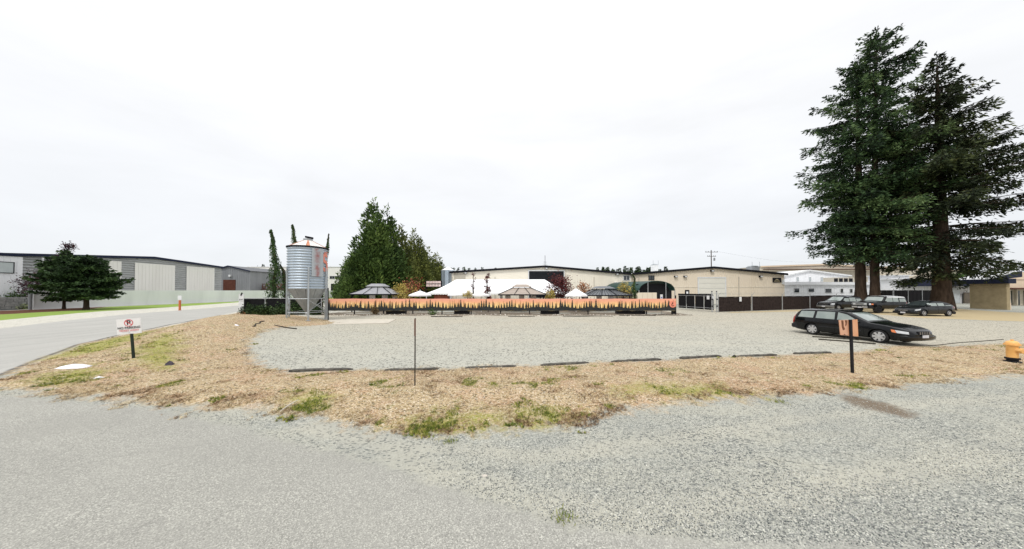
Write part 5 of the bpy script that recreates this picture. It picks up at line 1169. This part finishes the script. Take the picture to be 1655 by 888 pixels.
        if rim == 'disc':
            rm.lathe([(rr * .42, w_ * .88), (rr * .2, w_ * 1.0), (.001, w_ * 1.02)], 24, axis='Y'); 
            for i in range(spokes): a_ = 2 * math.pi * i / spokes; rm.box((rr * .62 * math.cos(a_), w_ * .86, rr * .62 * math.sin(a_)), (rr * .66, .015, rr * .40), ry=-a_)
        else:
            rm.lathe([(rr * .22, w_ * .9), (.001, w_ * .95)], 16, axis='Y')
            for i in range(spokes): a_ = 2 * math.pi * i / spokes; rm.box((rr * .52 * math.cos(a_), w_ * .82, rr * .52 * math.sin(a_)), (rr * .86, .02, rr * .2), ry=-a_)
        rme = rm.mesh('rim', [rimm if rim != 'black' else trimm, trimm], 30)
        for xw in sp['wheels']:
            for sd_ in (1, -1): wp_ = part('wheel', t, (xw, sd_ * (sp['W'] - w_ - .015), r_), 0 if sd_ > 0 else math.pi); obj('tyre', ty, wp_); obj('rim', rme, wp_)
def mirror(c, t, x, z, m):
    for sd_ in (1, -1): y = c.side(x, z); o = MB().lathe([(.001, -.11), (.06, -.10), (.075, 0), (.06, .09), (.001, .1)], 10, axis='Y').build('mirror', m, t, smooth=60, loc=(x, sd_ * (y + .12), z)); o.scale = (.9, 1, 1.1)
# black estate wagon
sp = dict(x0=-2.36, x1=2.36, W=.88, wr=.315, wheels=(-1.27, 1.40),
    bot=[(-2.36, .42), (-2.2, .24), (-1.8, .19), (1.9, .19), (2.2, .22), (2.36, .38)],
    top=[(-2.36, .62), (-2.33, .72), (-2.24, .98), (-2.06, 1.26), (-1.92, 1.385), (-1.7, 1.415), (-.9, 1.44), (-.2, 1.43), (.12, 1.395), (.42, 1.27), (.75, 1.09), (1.02, .955), (1.15, .93), (1.6, .87), (2.0, .78), (2.22, .70), (2.32, .62), (2.36, .56)],
    wid=[(-2.36, .66), (-2.28, .78), (-2.1, .84), (-1.6, .88), (1.3, .88), (1.9, .84), (2.15, .76), (2.28, .66), (2.36, .52)],
    belt=[(-2.36, .9), (-2.0, .93), (.6, .90), (1.1, .86), (1.8, .78), (2.2, .64), (2.36, .5)])
c = Car(sp); rw, fw = Vector((17.15, 16.3)), Vector((17.55, 13.6)); hd_ = (fw - rw).normalized(); left = Vector((-hd_.y, hd_.x)); ctr = (rw + fw) / 2 + left * .80 - hd_ * .065
t = thing('station_wagon', 'black estate wagon with silver hubcaps parked on the gravel lot behind the wooden sign', 'car', (ctr.x, ctr.y, Z(ctr.x, ctr.y)), math.atan2(hd_.y, hd_.x))
c.body(t, paint)
for sd_ in (1, -1):
    for q in (((-1.98, .97), (-1.22, .965), (-1.2, 1.33), (-1.86, 1.31)), ((-1.10, .965), (-.26, .96), (-.30, 1.345), (-1.08, 1.335)), ((-.15, .96), (.72, .945), (.22, 1.25), (-.17, 1.345))): c.patch(q, sd_, cglass, 'side_window', t, .006)
    for q in (((-1.02, .30), (-.24, .30), (-.24, .925), (-1.13, .925)), ((-.20, .30), (.90, .30), (.88, .905), (-.20, .92))):
        d = c.patch(q, sd_, paint, 'door', t, .009, 10, 8); xm = q[0][0] + .16; MB().box((xm + .02, sd_ * (c.side(xm, .83) + .025), .83), (.2, .035, .035)).build('handle', trimm, d)
    c.patch(((-2.30, .60), (-2.2, .60), (-2.1, 1.22), (-2.2, 1.0)), sd_, redl, 'taillight', t, .012, 3, 6)
    c.patch(((-.9, .50), (.84, .50), (.84, .55), (-.9, .55)), sd_, trimm, 'side_moulding', t, .022, 10, 2)
    h = c.patch(((1.98, .56), (2.27, .53), (2.25, .635), (1.92, .69)), sd_, lamp, 'headlight', t, .012, 5, 3); c.patch(((1.84, .585), (1.97, .56), (1.91, .69), (1.80, .70)), sd_, amber, 'indicator', t, .012, 2, 2)
    MB().box((-.5, sd_ * .62, 1.475), (1.9, .03, .025)).build('roof_rail', trimm, t)
MB().b2(2.30, 2.385, -.30, .30, .52, .66).build('grille', trimm, t); mb = MB()
for i in range(5): mb.b2(2.385, 2.395, -.28 + i * .13, -.26 + i * .13, .53, .65)
mb.build('grille_bars', chrome, t)
MB().b2(2.40, 2.42, -.17, .17, .38, .5).build('number_plate', plate, t)
def bumper(c, t, x, sgn, z0, z1, m, wd, ext=.06):
    pts = [(-wd * 1.0, .26), (-wd * .93, .08), (-wd * .6, 0), (0, -ext * .4), (wd * .6, 0), (wd * .93, .08), (wd, .26)]; P = [Vector((x - sgn * b_, a_, 0)) for a_, b_ in pts]; vs = []; n = len(P)
    for p in P:
        for z, o_ in ((z0, -.02), (z0 + .04, .03), ((z0 + z1) / 2, .05), (z1 - .03, .04), (z1, -.02)): vs.append((p.x + sgn * o_, p.y * (1 + o_ * .35), z))
        vs.append((p.x - sgn * .10, p.y * .94, z1)); vs.append((p.x - sgn * .10, p.y * .94, z0))
    fs = [(i * 7 + k, (i + 1) * 7 + k, (i + 1) * 7 + (k + 1) % 7, i * 7 + (k + 1) % 7) for i in range(n - 1) for k in range(7)] + [tuple(range(7)), tuple((n - 1) * 7 + k for k in range(7))[::-1]]
    return MB().add(vs, fs).build('bumper', m, t, smooth=45)
bumper(c, t, 2.34, 1, .24, .47, paint, .87); bumper(c, t, -2.36, -1, .30, .56, trimm, .87)
c.top(.28, .93, .97, cglass, 'windshield', t, fr2=.98); c.top(-2.20, -1.98, .86, cglassd, 'rear_window', t)
c.top(1.16, 2.18, .90, paint, 'hood', t, .008, 10, .78)
for s in (-1, 1): MB().tube((1.0, s * .12, .985), (.72, s * .12 + .5, 1.135), .012, n=4).build('wiper', trimm, t)
mirror(c, t, .62, .98, paint); c.wheels(t, 'disc', 7, .2, .72)
# off-road suv with white roof
spf = dict(x0=-2.25, x1=2.3, W=.95, wr=.41, wheels=(-1.35, 1.33), tumble=.16,
    bot=[(-2.25, .55), (-2.1, .48), (1.9, .48), (2.3, .58)],
    top=[(-2.25, 1.0), (-2.22, 1.30), (-2.1, 1.74), (-2.0, 1.83), (-1.2, 1.88), (.1, 1.87), (.32, 1.80), (.62, 1.42), (.74, 1.30), (.8, 1.275), (1.7, 1.24), (2.12, 1.19), (2.24, 1.10), (2.3, .98)],
    wid=[(-2.25, .84), (-2.15, .92), (-1.9, .95), (1.6, .95), (2.0, .92), (2.2, .84), (2.3, .74)],
    belt=[(-2.25, 1.22), (.6, 1.22), (1.4, 1.16), (2.0, 1.10), (2.3, .9)])
def suv(sp, label, x, y, hd, roofm, bodym, rim, nm='parked_suv', front='fj', grp='black cars parked in a row'):
    c = Car(sp); t = thing(nm, label, 'car', (x, y, 0), hd, grp); c.body(t, bodym); a_ = sp['belt'][1][1]
    zt = lambda xx: lerp_c(sp['top'], xx)
    xs = sp['win']
    for sd_ in (1, -1):
        for (p, q) in xs:
            up_ = min(zt(p), zt(q if q < .3 else .1)) - .16; c.patch(((p, a_ + .04), (q, a_ + .04), (min(q, sp['ap'] - (up_ - a_) * .9) if q > .3 else q, up_), (p + (.12 if p < -1.9 else 0), up_)), sd_, cglass, 'side_window', t, .02, 8, 5, .04)
        for (p, q) in sp['doors']:
            d = c.patch(((p + .02, sp['bot'][1][1] + .10), (q - .02, sp['bot'][1][1] + .10), (q - .02, a_ - .02), (p + .02, a_ - .02)), sd_, bodym, 'door', t, .009, 8, 6); MB().box((p + .15, sd_ * (c.side(p + .15, a_ - .1) + .025), a_ - .12), (.18, .035, .035)).build('handle', trimm, d)
        c.patch(sp['tail'], sd_, redl, 'taillight', t, .014, 3, 4)
        c.patch(sp['head'], sd_, lamp, 'headlight', t, .014, 4, 3)
        if 'ind' in sp: c.patch(sp['ind'], sd_, amber, 'indicator', t, .016, 2, 2)
    w0, w1 = sp['ws']; c.top(w0, w1, .95, sp.get('wsm', cglass), 'windshield', t, fr2=.97); h0, h1 = sp['hood']; c.top(h0, h1, .92, bodym, 'hood', t, fr2=.86)
    r0, r1 = sp['roof']; c.top(r0, r1, .99, roofm, 'roof', t, .012, 10)
    if 'band' in sp:
        for sd_ in (1, -1): c.patch(sp['band'], sd_, roofm, 'roof_side', t, .016, 12, 3, .03)
    mirror(c, t, sp['ap'] + .02, a_ + .06, bodym)
    fx_ = sp['x1']; b0, b1 = sp['bump']; bumper(c, t, fx_ - .02, 1, b0, b1, sp.get('bm', trimm), sp['W'] * .98); bumper(c, t, sp['x0'] + .01, -1, b0, b1, trimm, sp['W'] * .98)
    g0, g1, gw = sp['grille']; g = MB().b2(fx_ - .06, fx_ + .03, -gw, gw, g0, g1).build('grille', trimm, t); mb = MB()
    for i in range(3): z = g0 + (g1 - g0) * (i + .5) / 3; mb.b2(fx_ + .03, fx_ + .045, -gw * .95, gw * .95, z - .012, z + .012)
    mb.build('grille_bars', chrome, g)
    MB().b2(fx_ + .045, fx_ + .07, -.17, .17, b0 + .06, b0 + .19).build('number_plate', plate, t)
    c.wheels(t, *rim); return t, c
spf.update(band=((-2.0, 1.70), (.22, 1.74), (.05, 1.86), (-1.93, 1.83)), win=((-2.05, -1.25), (-1.1, -.45), (-.38, .62)), doors=((-1.0, -.35), (-.33, .75)), tail=((-2.2, .95), (-2.08, .95), (-2.08, 1.2), (-2.2, 1.2)), head=((2.16, .92), (2.27, .92), (2.25, 1.08), (2.15, 1.08)), ind=((1.98, .93), (2.13, .92), (2.12, 1.06), (1.98, 1.06)),
    ws=(.36, .70), hood=(.84, 2.1), roof=(-2.04, .12), ap=.66, bump=(.50, .76), bm=trimm, grille=(.90, 1.09, .52))
whiter = mat('white car roof', (.75, .76, .77), (.7, .71, .72), 1, .2, coat=.6)
fxx, fyy = 40.5, 31.5; t, c = suv(spf, 'boxy black off-road vehicle with white roof between two black cars', fxx + 1.25, fyy + .95, R(184), whiter, paint, ('black', 6, .28, .58))
MB().b2(2.325, 2.36, -.62, .62, .86, 1.12).build('front_panel', mat('silver panel', (.5, .52, .53), rough=.3, metal=.4), t)
for s in (-1, 1): MB().lathe([(.001, 2.38), (.085, 2.375), (.1, 2.35)], 16, c=(0, s * .48, .99), axis='X').build('headlight', lamp, t)
MB().b2(2.36, 2.375, -.34, .34, .95, 1.03).build('grille_slot', trimm, t)
for s in (-1, 1): MB().b2(2.34, 2.40, s * .45 - .22, s * .45 + .22, .58, .74).build('bumper_plate', rimm, t)
# suv with pale grille corners, leftmost
sps = dict(x0=-2.3, x1=2.3, W=.93, wr=.37, wheels=(-1.42, 1.40), tumble=.24,
    bot=[(-2.3, .45), (-2.1, .34), (1.9, .34), (2.3, .44)],
    top=[(-2.3, .95), (-2.26, 1.2), (-2.05, 1.60), (-1.9, 1.72), (-1.2, 1.78), (-.1, 1.77), (.15, 1.70), (.6, 1.38), (.95, 1.16), (1.1, 1.12), (1.8, 1.05), (2.15, .98), (2.25, .90), (2.3, .78)],
    wid=[(-2.3, .8), (-2.15, .9), (-1.9, .93), (1.5, .93), (1.95, .90), (2.2, .80), (2.3, .66)],
    belt=[(-2.3, 1.12), (.7, 1.10), (1.4, 1.0), (2.0, .92), (2.3, .7)])
sps.update(win=((-2.0, -1.25), (-1.15, -.28), (-.18, .72)), doors=((-1.1, -.25), (-.23, .85)), tail=((-2.26, .9), (-2.12, .9), (-2.12, 1.15), (-2.2, 1.15)), head=((1.95, .74), (2.26, .72), (2.22, .88), (1.9, .93)),
    ws=(.22, .88), hood=(1.12, 2.1), roof=(-1.88, .0), ap=.74, bump=(.36, .66), bm=mat('grey bumper', (.18, .185, .19), rough=.35), grille=(.70, .88, .46))
suv(sps, 'black suv with pale headlamps at the left end of the parked row', 42.3, 36.8, R(186), paint, paint, ('spoke', 5, .24, .62))
# dark hatchback, rightmost
sph = dict(x0=-2.15, x1=2.2, W=.88, wr=.315, wheels=(-1.33, 1.32), tumble=.36,
    bot=[(-2.15, .38), (-2.0, .22), (1.8, .19), (2.2, .32)],
    top=[(-2.15, .80), (-2.10, .96), (-1.85, 1.10), (-1.3, 1.33), (-.8, 1.44), (-.3, 1.465), (.15, 1.43), (.6, 1.22), (1.05, .98), (1.2, .93), (1.7, .84), (2.0, .74), (2.15, .62), (2.2, .52)],
    wid=[(-2.15, .68), (-2.0, .8), (-1.6, .88), (1.3, .88), (1.8, .84), (2.05, .74), (2.2, .52)],
    belt=[(-2.15, .92), (-1.4, .97), (.7, .90), (1.3, .84), (1.9, .68), (2.2, .46)])
sph.update(win=((-1.55, -.95), (-.85, -.2), (-.1, .85)), doors=((-.95, -.15), (-.13, .95)), tail=((-2.08, .78), (-1.85, .80), (-1.80, .93), (-2.04, .92)), head=((1.72, .60), (2.08, .52), (2.0, .66), (1.62, .74)),
    ws=(.22, 1.0), hood=(1.22, 2.02), roof=(-.9, .05), ap=.84, bump=(.20, .46), bm=paintg, grille=(.50, .60, .34), wsm=cglassd)
suv(sph, 'charcoal hatchback with silver wheels parked beside the massive fir trunk', 41.25, 28.55, R(183), paintg, paintg, ('spoke', 5, .2, .68), 'parked_hatchback')
# two cars partly hidden behind
suv(sps, 'dark suv roof showing behind the leftmost parked suv', 49.6, 42.6, R(184), paint, paint, ('spoke', 5, .24, .62), 'parked_suv', grp='cars behind the parked row')
suv(sph, 'silver grey car roof just visible over the screened fence', fx(1313, 50), 50, R(180), mat('silver car paint', (.16, .17, .18), (.2, .21, .22), 1, .2, .6, coat=1.), mat('silver car paint', (.2, .2, .2)), ('spoke', 5, .2, .68), 'parked_car', grp='cars behind the parked row').__class__

# ------------------------------------------------------------------ signs, posts, hydrant, wheel stops, litter
px_, py_ = G(216, 580); z_ = Z(px_, py_); Ys = py_ * .0 + 9.95
gx_, gy_ = px_ * (2.5 - .35) / 2.5, py_ * (2.5 - .35) / 2.5; gzz = Z(gx_, gy_)
for _ in range(12):                                          # walk to where the sight line meets the bank
    k = (2.5 - Z(gx_, gy_)) / 2.5; gx_, gy_ = px_ * k, py_ * k
gzz = Z(gx_, gy_)
t = thing('parking_sign', 'white no parking sign on a dark leaning post on the grassy bank', 'sign', (gx_, gy_, gzz), math.atan2(gx_, -gy_) * 0 + R(12))
sc_ = gy_ / F; hh = (580 - 515) * sc_; tilt = -R(4.5)
def tl(x, z): return (x * math.cos(tilt) + z * math.sin(tilt), z * math.cos(tilt) - x * math.sin(tilt))
pb = MB().box((tl(0, hh * .5 - .1)[0], 0, hh * .5 - .1), (.065, .035, hh + .1), ry=tilt); pb.build('post', mat('green black steel', (.012, .02, .016), (.03, .04, .03), 6, .6), t)
sw, sh = 31 * sc_, 24.5 * sc_; cc = tl(-.02, hh - sh / 2)
sg = MB().box((0, 0, 0), (sw, .012, sh)).build('sign_plate', mat('white sign face', (.80, .79, .78), (.72, .71, .70), 5, .5), t, loc=(cc[0], -.035, cc[1]), rot=(0, tilt, 0))
blk = mat('black print', (.02, .02, .022)); redp = mat('red print', (.62, .03, .04)); pinkp = mat('faded red print', (.72, .12, .12))
ring_ = MB().lathe([(sw * .155, -.008), (sw * .155, -.0105), (sw * .185, -.0105), (sw * .185, -.008)], 28, c=(0, 0, sh * .22), axis='Y', caps=False); ring_.box((0, -.0125, sh * .22), (sw * .33, .002, sw * .035), ry=R(40)); ring_.build('prohibition_ring', redp, sg)
def txt(s, size, z, m, par, nm='lettering', x=0, y=-.0095, bold=.0):
    return obj(nm, text_mesh(s, size, .0012, m, bold), par, (x, y, z), (R(90), 0, 0))
txt('P', sw * .33, sh * .22, blk, sg, y=-.0115, bold=.004); txt('NO PARKING', sw * .155, -sh * .10, blk, sg, bold=.0025); txt('TICKET AWAY', sw * .125, -sh * .28, pinkp, sg, bold=.001)
MB().b2(-sw * .36, sw * .36, -.009, -.006, -sh * .185, -sh * .175).build('print_rule', mat('grey print', (.4, .45, .4)), sg); MB().b2(-sw * .3, sw * .3, -.009, -.006, -sh * .37, -sh * .36).build('print_rule', mat('grey print', (.4, .45, .4)), sg)
MB().lathe([(.001, -.02), (.012, -.018), (.014, -.006)], 8, c=(0, 0, -sh * .43), axis='Y').build('bolt', M_['galv'], sg)
X_, Y_ = G(670.5, 632); t = thing('steel_stake', 'single thin dark steel stake standing in the dry grass in the middle', 'post', (X_, Y_, Z(X_, Y_)), R(0)); k = Y_ / F
MB().box((0, 0, 55 * k), (.022, .03, 110 * k)).build('stake', M_['wood'], t); MB().box((0, -.01, (632 - 537) * k), (.032, .03, 27 * k)).build('edge_on_plate', mat('worn edge', (.09, .035, .02), (.14, .06, .035), 8), t)
X_, Y_ = G(1377, 605.5); t = thing('wooden_sign', 'small orange stained wooden sign seen from its back on a black post', 'sign', (X_, Y_, Z(X_, Y_)), R(2)); k = Y_ / F; H_ = 88 * k
MB().box((0, 0, H_ / 2 - .1), (.055, .05, H_ + .2), ry=-R(1.2)).build('post', M_['black'], t)
wd = mat('orange plywood', (.60, .27, .13), (.72, .40, .24), 5, .75, streak=True); wd2 = mat('burnt plywood', (.62, .32, .20), (.70, .42, .28), 5, .75, streak=True)
p0 = (1358 - 1375.5) * k; p1 = (1389.5 - 1375.5) * k
MB().prism([(p0 - .0, H_ - .02), (-.06, H_ - .01), (-.05, H_ - 26 * k), (p0 + .04, H_ - 25 * k)], .035, .055).build('board', wd2, t); MB().prism([(-.035, H_ - .01), (p1 - .02, H_), (p1, H_ - 27.5 * k), (-.03, H_ - 26.5 * k)], .03, .05).build('board', wd, t)
brn = mat('burnt mark', (.10, .035, .015), (.22, .09, .04), 9, .8); mb = MB()
mb.prism([(p0 + .06, H_ - .02), (p0 + .12, H_ - .02), (p0 + .13, H_ - .2), (p0 + .17, H_ - .29), (p0 + .11, H_ - .32), (p0 + .075, H_ - .22)], .028, .034); mb.prism([(p0 + .17, H_ - .02), (p0 + .24, H_ - .02), (p0 + .22, H_ - .16), (p0 + .18, H_ - .2), (p0 + .19, H_ - .1)], .028, .034); mb.prism([(p0 + .12, H_ - .46), (p0 + .19, H_ - .46), (p0 + .15, H_ - .43)], .028, .034); mb.build('burnt_marking', brn, t)
# marker post by the side road
X_, Y_ = G(290.5, 502); t = thing('marker_post', 'orange marker post with a white cap on the far side of the side road', 'post', (X_, Y_, 0)); k = Y_ / F
MB().lathe([(.11, -.1), (.11, 16 * k), (.09, 16.5 * k)], 12).build('post', mat('orange plastic', (.60, .16, .05), (.5, .12, .04), 4, .5), t); MB().box((0, 0, 20.5 * k), (6 * k, .08, 7 * k)).build('cap', M_['frame'], t)
t = thing('entrance_sign', 'tall narrow white notice with black arrows on the screen fence corner', 'sign', (fx(390.5, 28.4), 28.4, 0)); k = 28.4 / F
MB().b2(-.04, .04, 0, .06, 0, 1.9).build('post', M_['pipe'], t); pl = MB().b2(-4 * k, 4 * k, -.03, 0, fz(495.5, 28.4), fz(476, 28.4)).build('plate', M_['frame'], t)
mb = MB()
for i, dx in enumerate((-.13, 0, .13)): mb.add([(dx - .06, -.034, fz(485.2, 28.4) + .02 * i), (dx + .05, -.034, fz(485.2, 28.4) + .02 * i), (dx + .03, -.034, fz(483.4, 28.4)), (dx - .02, -.034, fz(483.2, 28.4))], [(0, 1, 2, 3)])
mb.b2(-4 * k, 4 * k, -.035, -.031, fz(486.9, 28.4), fz(486.5, 28.4)); mb.build('marks', blk, pl)
MB().lathe([(.14, 0), (.02, .3)], 6, c=(0, .03, 2.02)).build('finial', M_['black'], t)
# hydrant
X_, Y_ = G(1636.5, 586.5); t = thing('fire_hydrant', 'yellow orange fire hydrant with black base flange on the dry grass', 'hydrant', (X_, Y_, Z(X_, Y_)), R(-5))
yl = mat('hydrant paint', (.82, .47, .16), (.72, .38, .11), 5, .45, bmp=.1)
MB().lathe([(.17, -.03), (.17, .05), (.115, .06), (.115, .12), (.15, .12), (.15, .17), (.112, .18)], 20).build('base_flange', M_['black'], t, smooth=40)
MB().lathe([(.118, .17), (.118, .58), (.13, .60), (.165, .60), (.165, .635), (.13, .64)], 22).build('barrel', yl, t, smooth=40)
MB().lathe([(.14, .638), (.135, .69), (.10, .735), (.05, .755), (.001, .76)], 20).build('bonnet', yl, t, smooth=50); MB().lathe([(.035, .755), (.033, .80), (.001, .802)], 5).build('operating_nut', yl, t)
for a_, r_, l_, z in ((0, .06, .05, .48), (270, .085, .12, .44)):
    d = Vector((math.cos(R(a_)), math.sin(R(a_)), 0)); n_ = MB().tube(d * .08 + Vector((0, 0, z)), d * (.10 + l_ * .55) + Vector((0, 0, z)), r_ * .85, n=12).build('nozzle', yl, t); MB().tube(d * (.10 + l_ * .5) + Vector((0, 0, z)), d * (.12 + l_) + Vector((0, 0, z)), r_, n=8).build('cap', yl if a_ != 0 else M_['black'], n_)
mb = MB()
for i in range(8): a_ = R(i * 45); mb.tube((.148 * math.cos(a_), .148 * math.sin(a_), .59), (.148 * math.cos(a_), .148 * math.sin(a_), .655), .013, n=6)
mb.build('flange_bolts', yl, t)
# wheel stops: cracked dark railway timbers along the lot edge
wsm_ = mat('old timber wheel stop', (.035, .033, .03), (.15, .14, .12), 9, .9, bmp=.8)
ws = (((468, 601.5), (570, 599), 'long low wheel stop at the left end of the row'), ((622, 599.5), (708, 597.5), 'worn wheel stop crossed by the thin steel stake'), ((752, 595.5), (834, 592.5), 'faint sunken wheel stop right of the steel stake'), ((874, 590.5), (951, 586.5), 'dark wheel stop in the middle of the row'),
      ((988, 585.5), (1068, 581.5), 'dark wheel stop with a small weed at its left end'), ((1099, 580.5), (1165, 577), 'wheel stop with clean dark edge right of the middle'), ((1191, 577), (1254, 574), 'short wheel stop left of the black wagon'), ((1283, 572.5), (1342, 570.5), 'last wheel stop nearest the wooden sign'))
for i, (a_, b_, lab) in enumerate(ws):
    A_, B_ = Vector(G(*a_)), Vector(G(*b_)); m_ = (A_ + B_) / 2; L_ = (B_ - A_).length; an = math.atan2(B_.y - A_.y, B_.x - A_.x); h_ = .062 if i != 2 else .04; rl = random.Random(i); mb = MB(); vs = []; fs = []; n = 14
    for k in range(n + 1):
        x = -L_ / 2 + L_ * k / n; e_ = .5 if k in (0, n) else 1; w_ = .085 * e_ * rl.uniform(.85, 1.1); hz = h_ * (.6 if k in (0, n) else 1) * rl.uniform(.82, 1.08); vs += [(x, -w_, -.06), (x, -w_, hz * .75), (x, -w_ * .55, hz), (x, w_ * .5, hz * rl.uniform(.85, 1)), (x, w_, hz * .7), (x, w_, -.06)]
    for k in range(n):
        for j in range(6): a2 = k * 6 + j; b2 = k * 6 + (j + 1) % 6; fs.append((a2, a2 + 6, b2 + 6, b2))
    fs += [tuple(range(6))[::-1], tuple(n * 6 + j for j in range(6))]
    o = mb.add(vs, fs).build('wheel_stop', wsm_, loc=(m_.x, m_.y, Z(m_.x, m_.y)), rot=(0, 0, an)); tag(o, lab, 'wheel stop', 'timber wheel stops along the lot edge')
for a_, b_, lab, r_ in (((408, 543), (425, 535), 'thin bent dark pipe lying at the bank edge', .04), ((443, 536), (478, 535.5), 'dark stick lying where the bank meets the gravel', .04), ((1500, 559), (1620, 549), 'dark rubber hose line lying across the lot at the right', .018)):
    A_, B_ = G(*a_), G(*b_); pts = [Vector((A_[0] + (B_[0] - A_[0]) * i / 8, A_[1] + (B_[1] - A_[1]) * i / 8, 0)) for i in range(9)]
    for i, p in enumerate(pts): p.x += .06 * math.sin(i * 1.7); p.z = Z(p.x, p.y) + r_ * .8
    o = MB().path(pts, [r_] * 9, 6).build('ground_pipe', M_['wood']); tag(o, lab, 'pipe')
for px, py, L_, an, lab in ((1367, 553.5, 1.8, -.75, 'pair partner of dark timbers by the wagon, nearer one'), (1349, 548, 1.6, -.7, 'dark timber lying closest to the wagon sill')):
    X_, Y_ = G(px, py); o = MB().box((0, 0, .03), (L_, .08, .05), rz=an).build('ground_timber', M_['wood'], loc=(X_, Y_, Z(X_, Y_))); tag(o, lab, 'timber')
def lump(px, py, sx, sy, sz, m, nm, lab, cat, seed, rz=0):
    X_, Y_ = G(px, py)
    for _ in range(8): k = (2.5 - Z(X_, Y_)) / 2.5; X_, Y_ = G(px, py)[0] * k, G(px, py)[1] * k
    rl = random.Random(seed); mb = MB(); n = 14; rings = 5; vs = []
    for i in range(rings):
        f_ = i / rings; q = math.cos(f_ * math.pi / 2) ** .7
        for k in range(n): a_ = 2 * math.pi * k / n; w_ = rl.uniform(.88, 1.12); vs.append((sx * q * w_ * math.cos(a_), sy * q * w_ * math.sin(a_), sz * (f_ * 1.15 + rl.uniform(-.06, .06)) - .02))
    vs.append((0, 0, sz * 1.05)); fs = [(i * n + k, i * n + (k + 1) % n, (i + 1) * n + (k + 1) % n, (i + 1) * n + k) for i in range(rings - 1) for k in range(n)] + [((rings - 1) * n + k, (rings - 1) * n + (k + 1) % n, rings * n) for k in range(n)]
    o = mb.add(vs, fs).build(nm, m, smooth=50, loc=(X_, Y_, Z(X_, Y_)), rot=(0, 0, rz)); return tag(o, lab, cat)
whb = mat('white plastic sheet', (.85, .84, .87), (.72, .70, .76), 4, .5)
lump(119, 595, .44, .2, .12, whb, 'plastic_sheet', 'crumpled white plastic sheet lying beside the road bend', 'litter', 1, .25)
lump(160, 612.5, .14, .06, .07, whb, 'paper_scrap', 'small white scrap lying on the green patch below the sign', 'litter', 2, .5)
lump(381, 543, .16, .08, .06, whb, 'paper_scrap', 'white scrap on the crest of the bank by the gravel', 'litter', 3)
lump(274, 592, .13, .11, .17, mat('dark rag', (.03, .025, .035), (.12, .1, .12), 9, .9), 'dark_rag', 'dark crumpled rag on the dry bank right of the sign', 'litter', 4)
lump(1579 - 392, 577.8, .1, .06, .09, M_['black'], 'black_stone', 'small black stone touching the short wheel stop', 'stone', 5)
lump(783, 769, .17, .1, .012, mat('pale dust', (.55, .50, .44), (.48, .44, .38), 6, .95), 'pale_patch', 'flat pale dusty spot in the gravel near the asphalt edge', 'dust patch', 6)
for px, py, lab, s in ((913, 838, 'lone weed at the asphalt edge nearest the camera', 1.), (727, 716, 'small green brown weed alone in the gravel', 1.), (1258, 652, 'yellowish weed patch right of the green strip', 1.2)):
    X_, Y_ = G(px, py); r = np.random.default_rng(px); n = 60; P = np.stack([r.normal(0, .06 * s, n), r.normal(0, .05 * s, n), np.zeros(n) + .005], 1); D = np.stack([r.normal(0, .5, n), r.normal(0, .5, n), r.uniform(.4, 1, n)], 1)
    o = foliage('weed', P, D, r.uniform(.04, .09, n), np.full(n, .012), leaves('weed leaves', (.06, .09, .02), (.20, .24, .05), (.4, .36, .12)), None, r); o.location = (X_, Y_, Z(X_, Y_)); tag(o, lab, 'weed')
A_, B_ = G(453, 669), G(482, 654); mb = MB().path([(A_[0], A_[1], Z(*A_) + .05), ((A_[0] + B_[0]) / 2, (A_[1] + B_[1]) / 2, Z(*A_) + .09), (B_[0], B_[1], Z(*B_) + .07)], [.006, .012, .008], 5)
tag(mb.build('pale_stick', mat('bleached wood', (.62, .58, .5))), 'pale bleached stick lying at the lower edge of the verge', 'stick')

# ------------------------------------------------------------------ put each thing's origin at its own base
bpy.context.view_layer.update()
for o in [o for o in scene.objects if o.type == 'EMPTY' and o.parent is None]:
    lo = Vector((1e9,) * 3); hi = -lo; inv = o.matrix_world.inverted()
    for ch in o.children_recursive:
        if ch.type != 'MESH': continue
        M2 = inv @ ch.matrix_world
        for b_ in ch.bound_box:
            v = M2 @ Vector(b_); lo = Vector(map(min, lo, v)); hi = Vector(map(max, hi, v))
    c_ = (lo + hi) / 2
    if math.hypot(c_.x, c_.y) > .4 * max(hi.x - lo.x, hi.y - lo.y, .5):
        sh_ = Vector((c_.x, c_.y, 0)); o.location = o.matrix_world @ sh_
        for ch in o.children: ch.location = ch.location - sh_
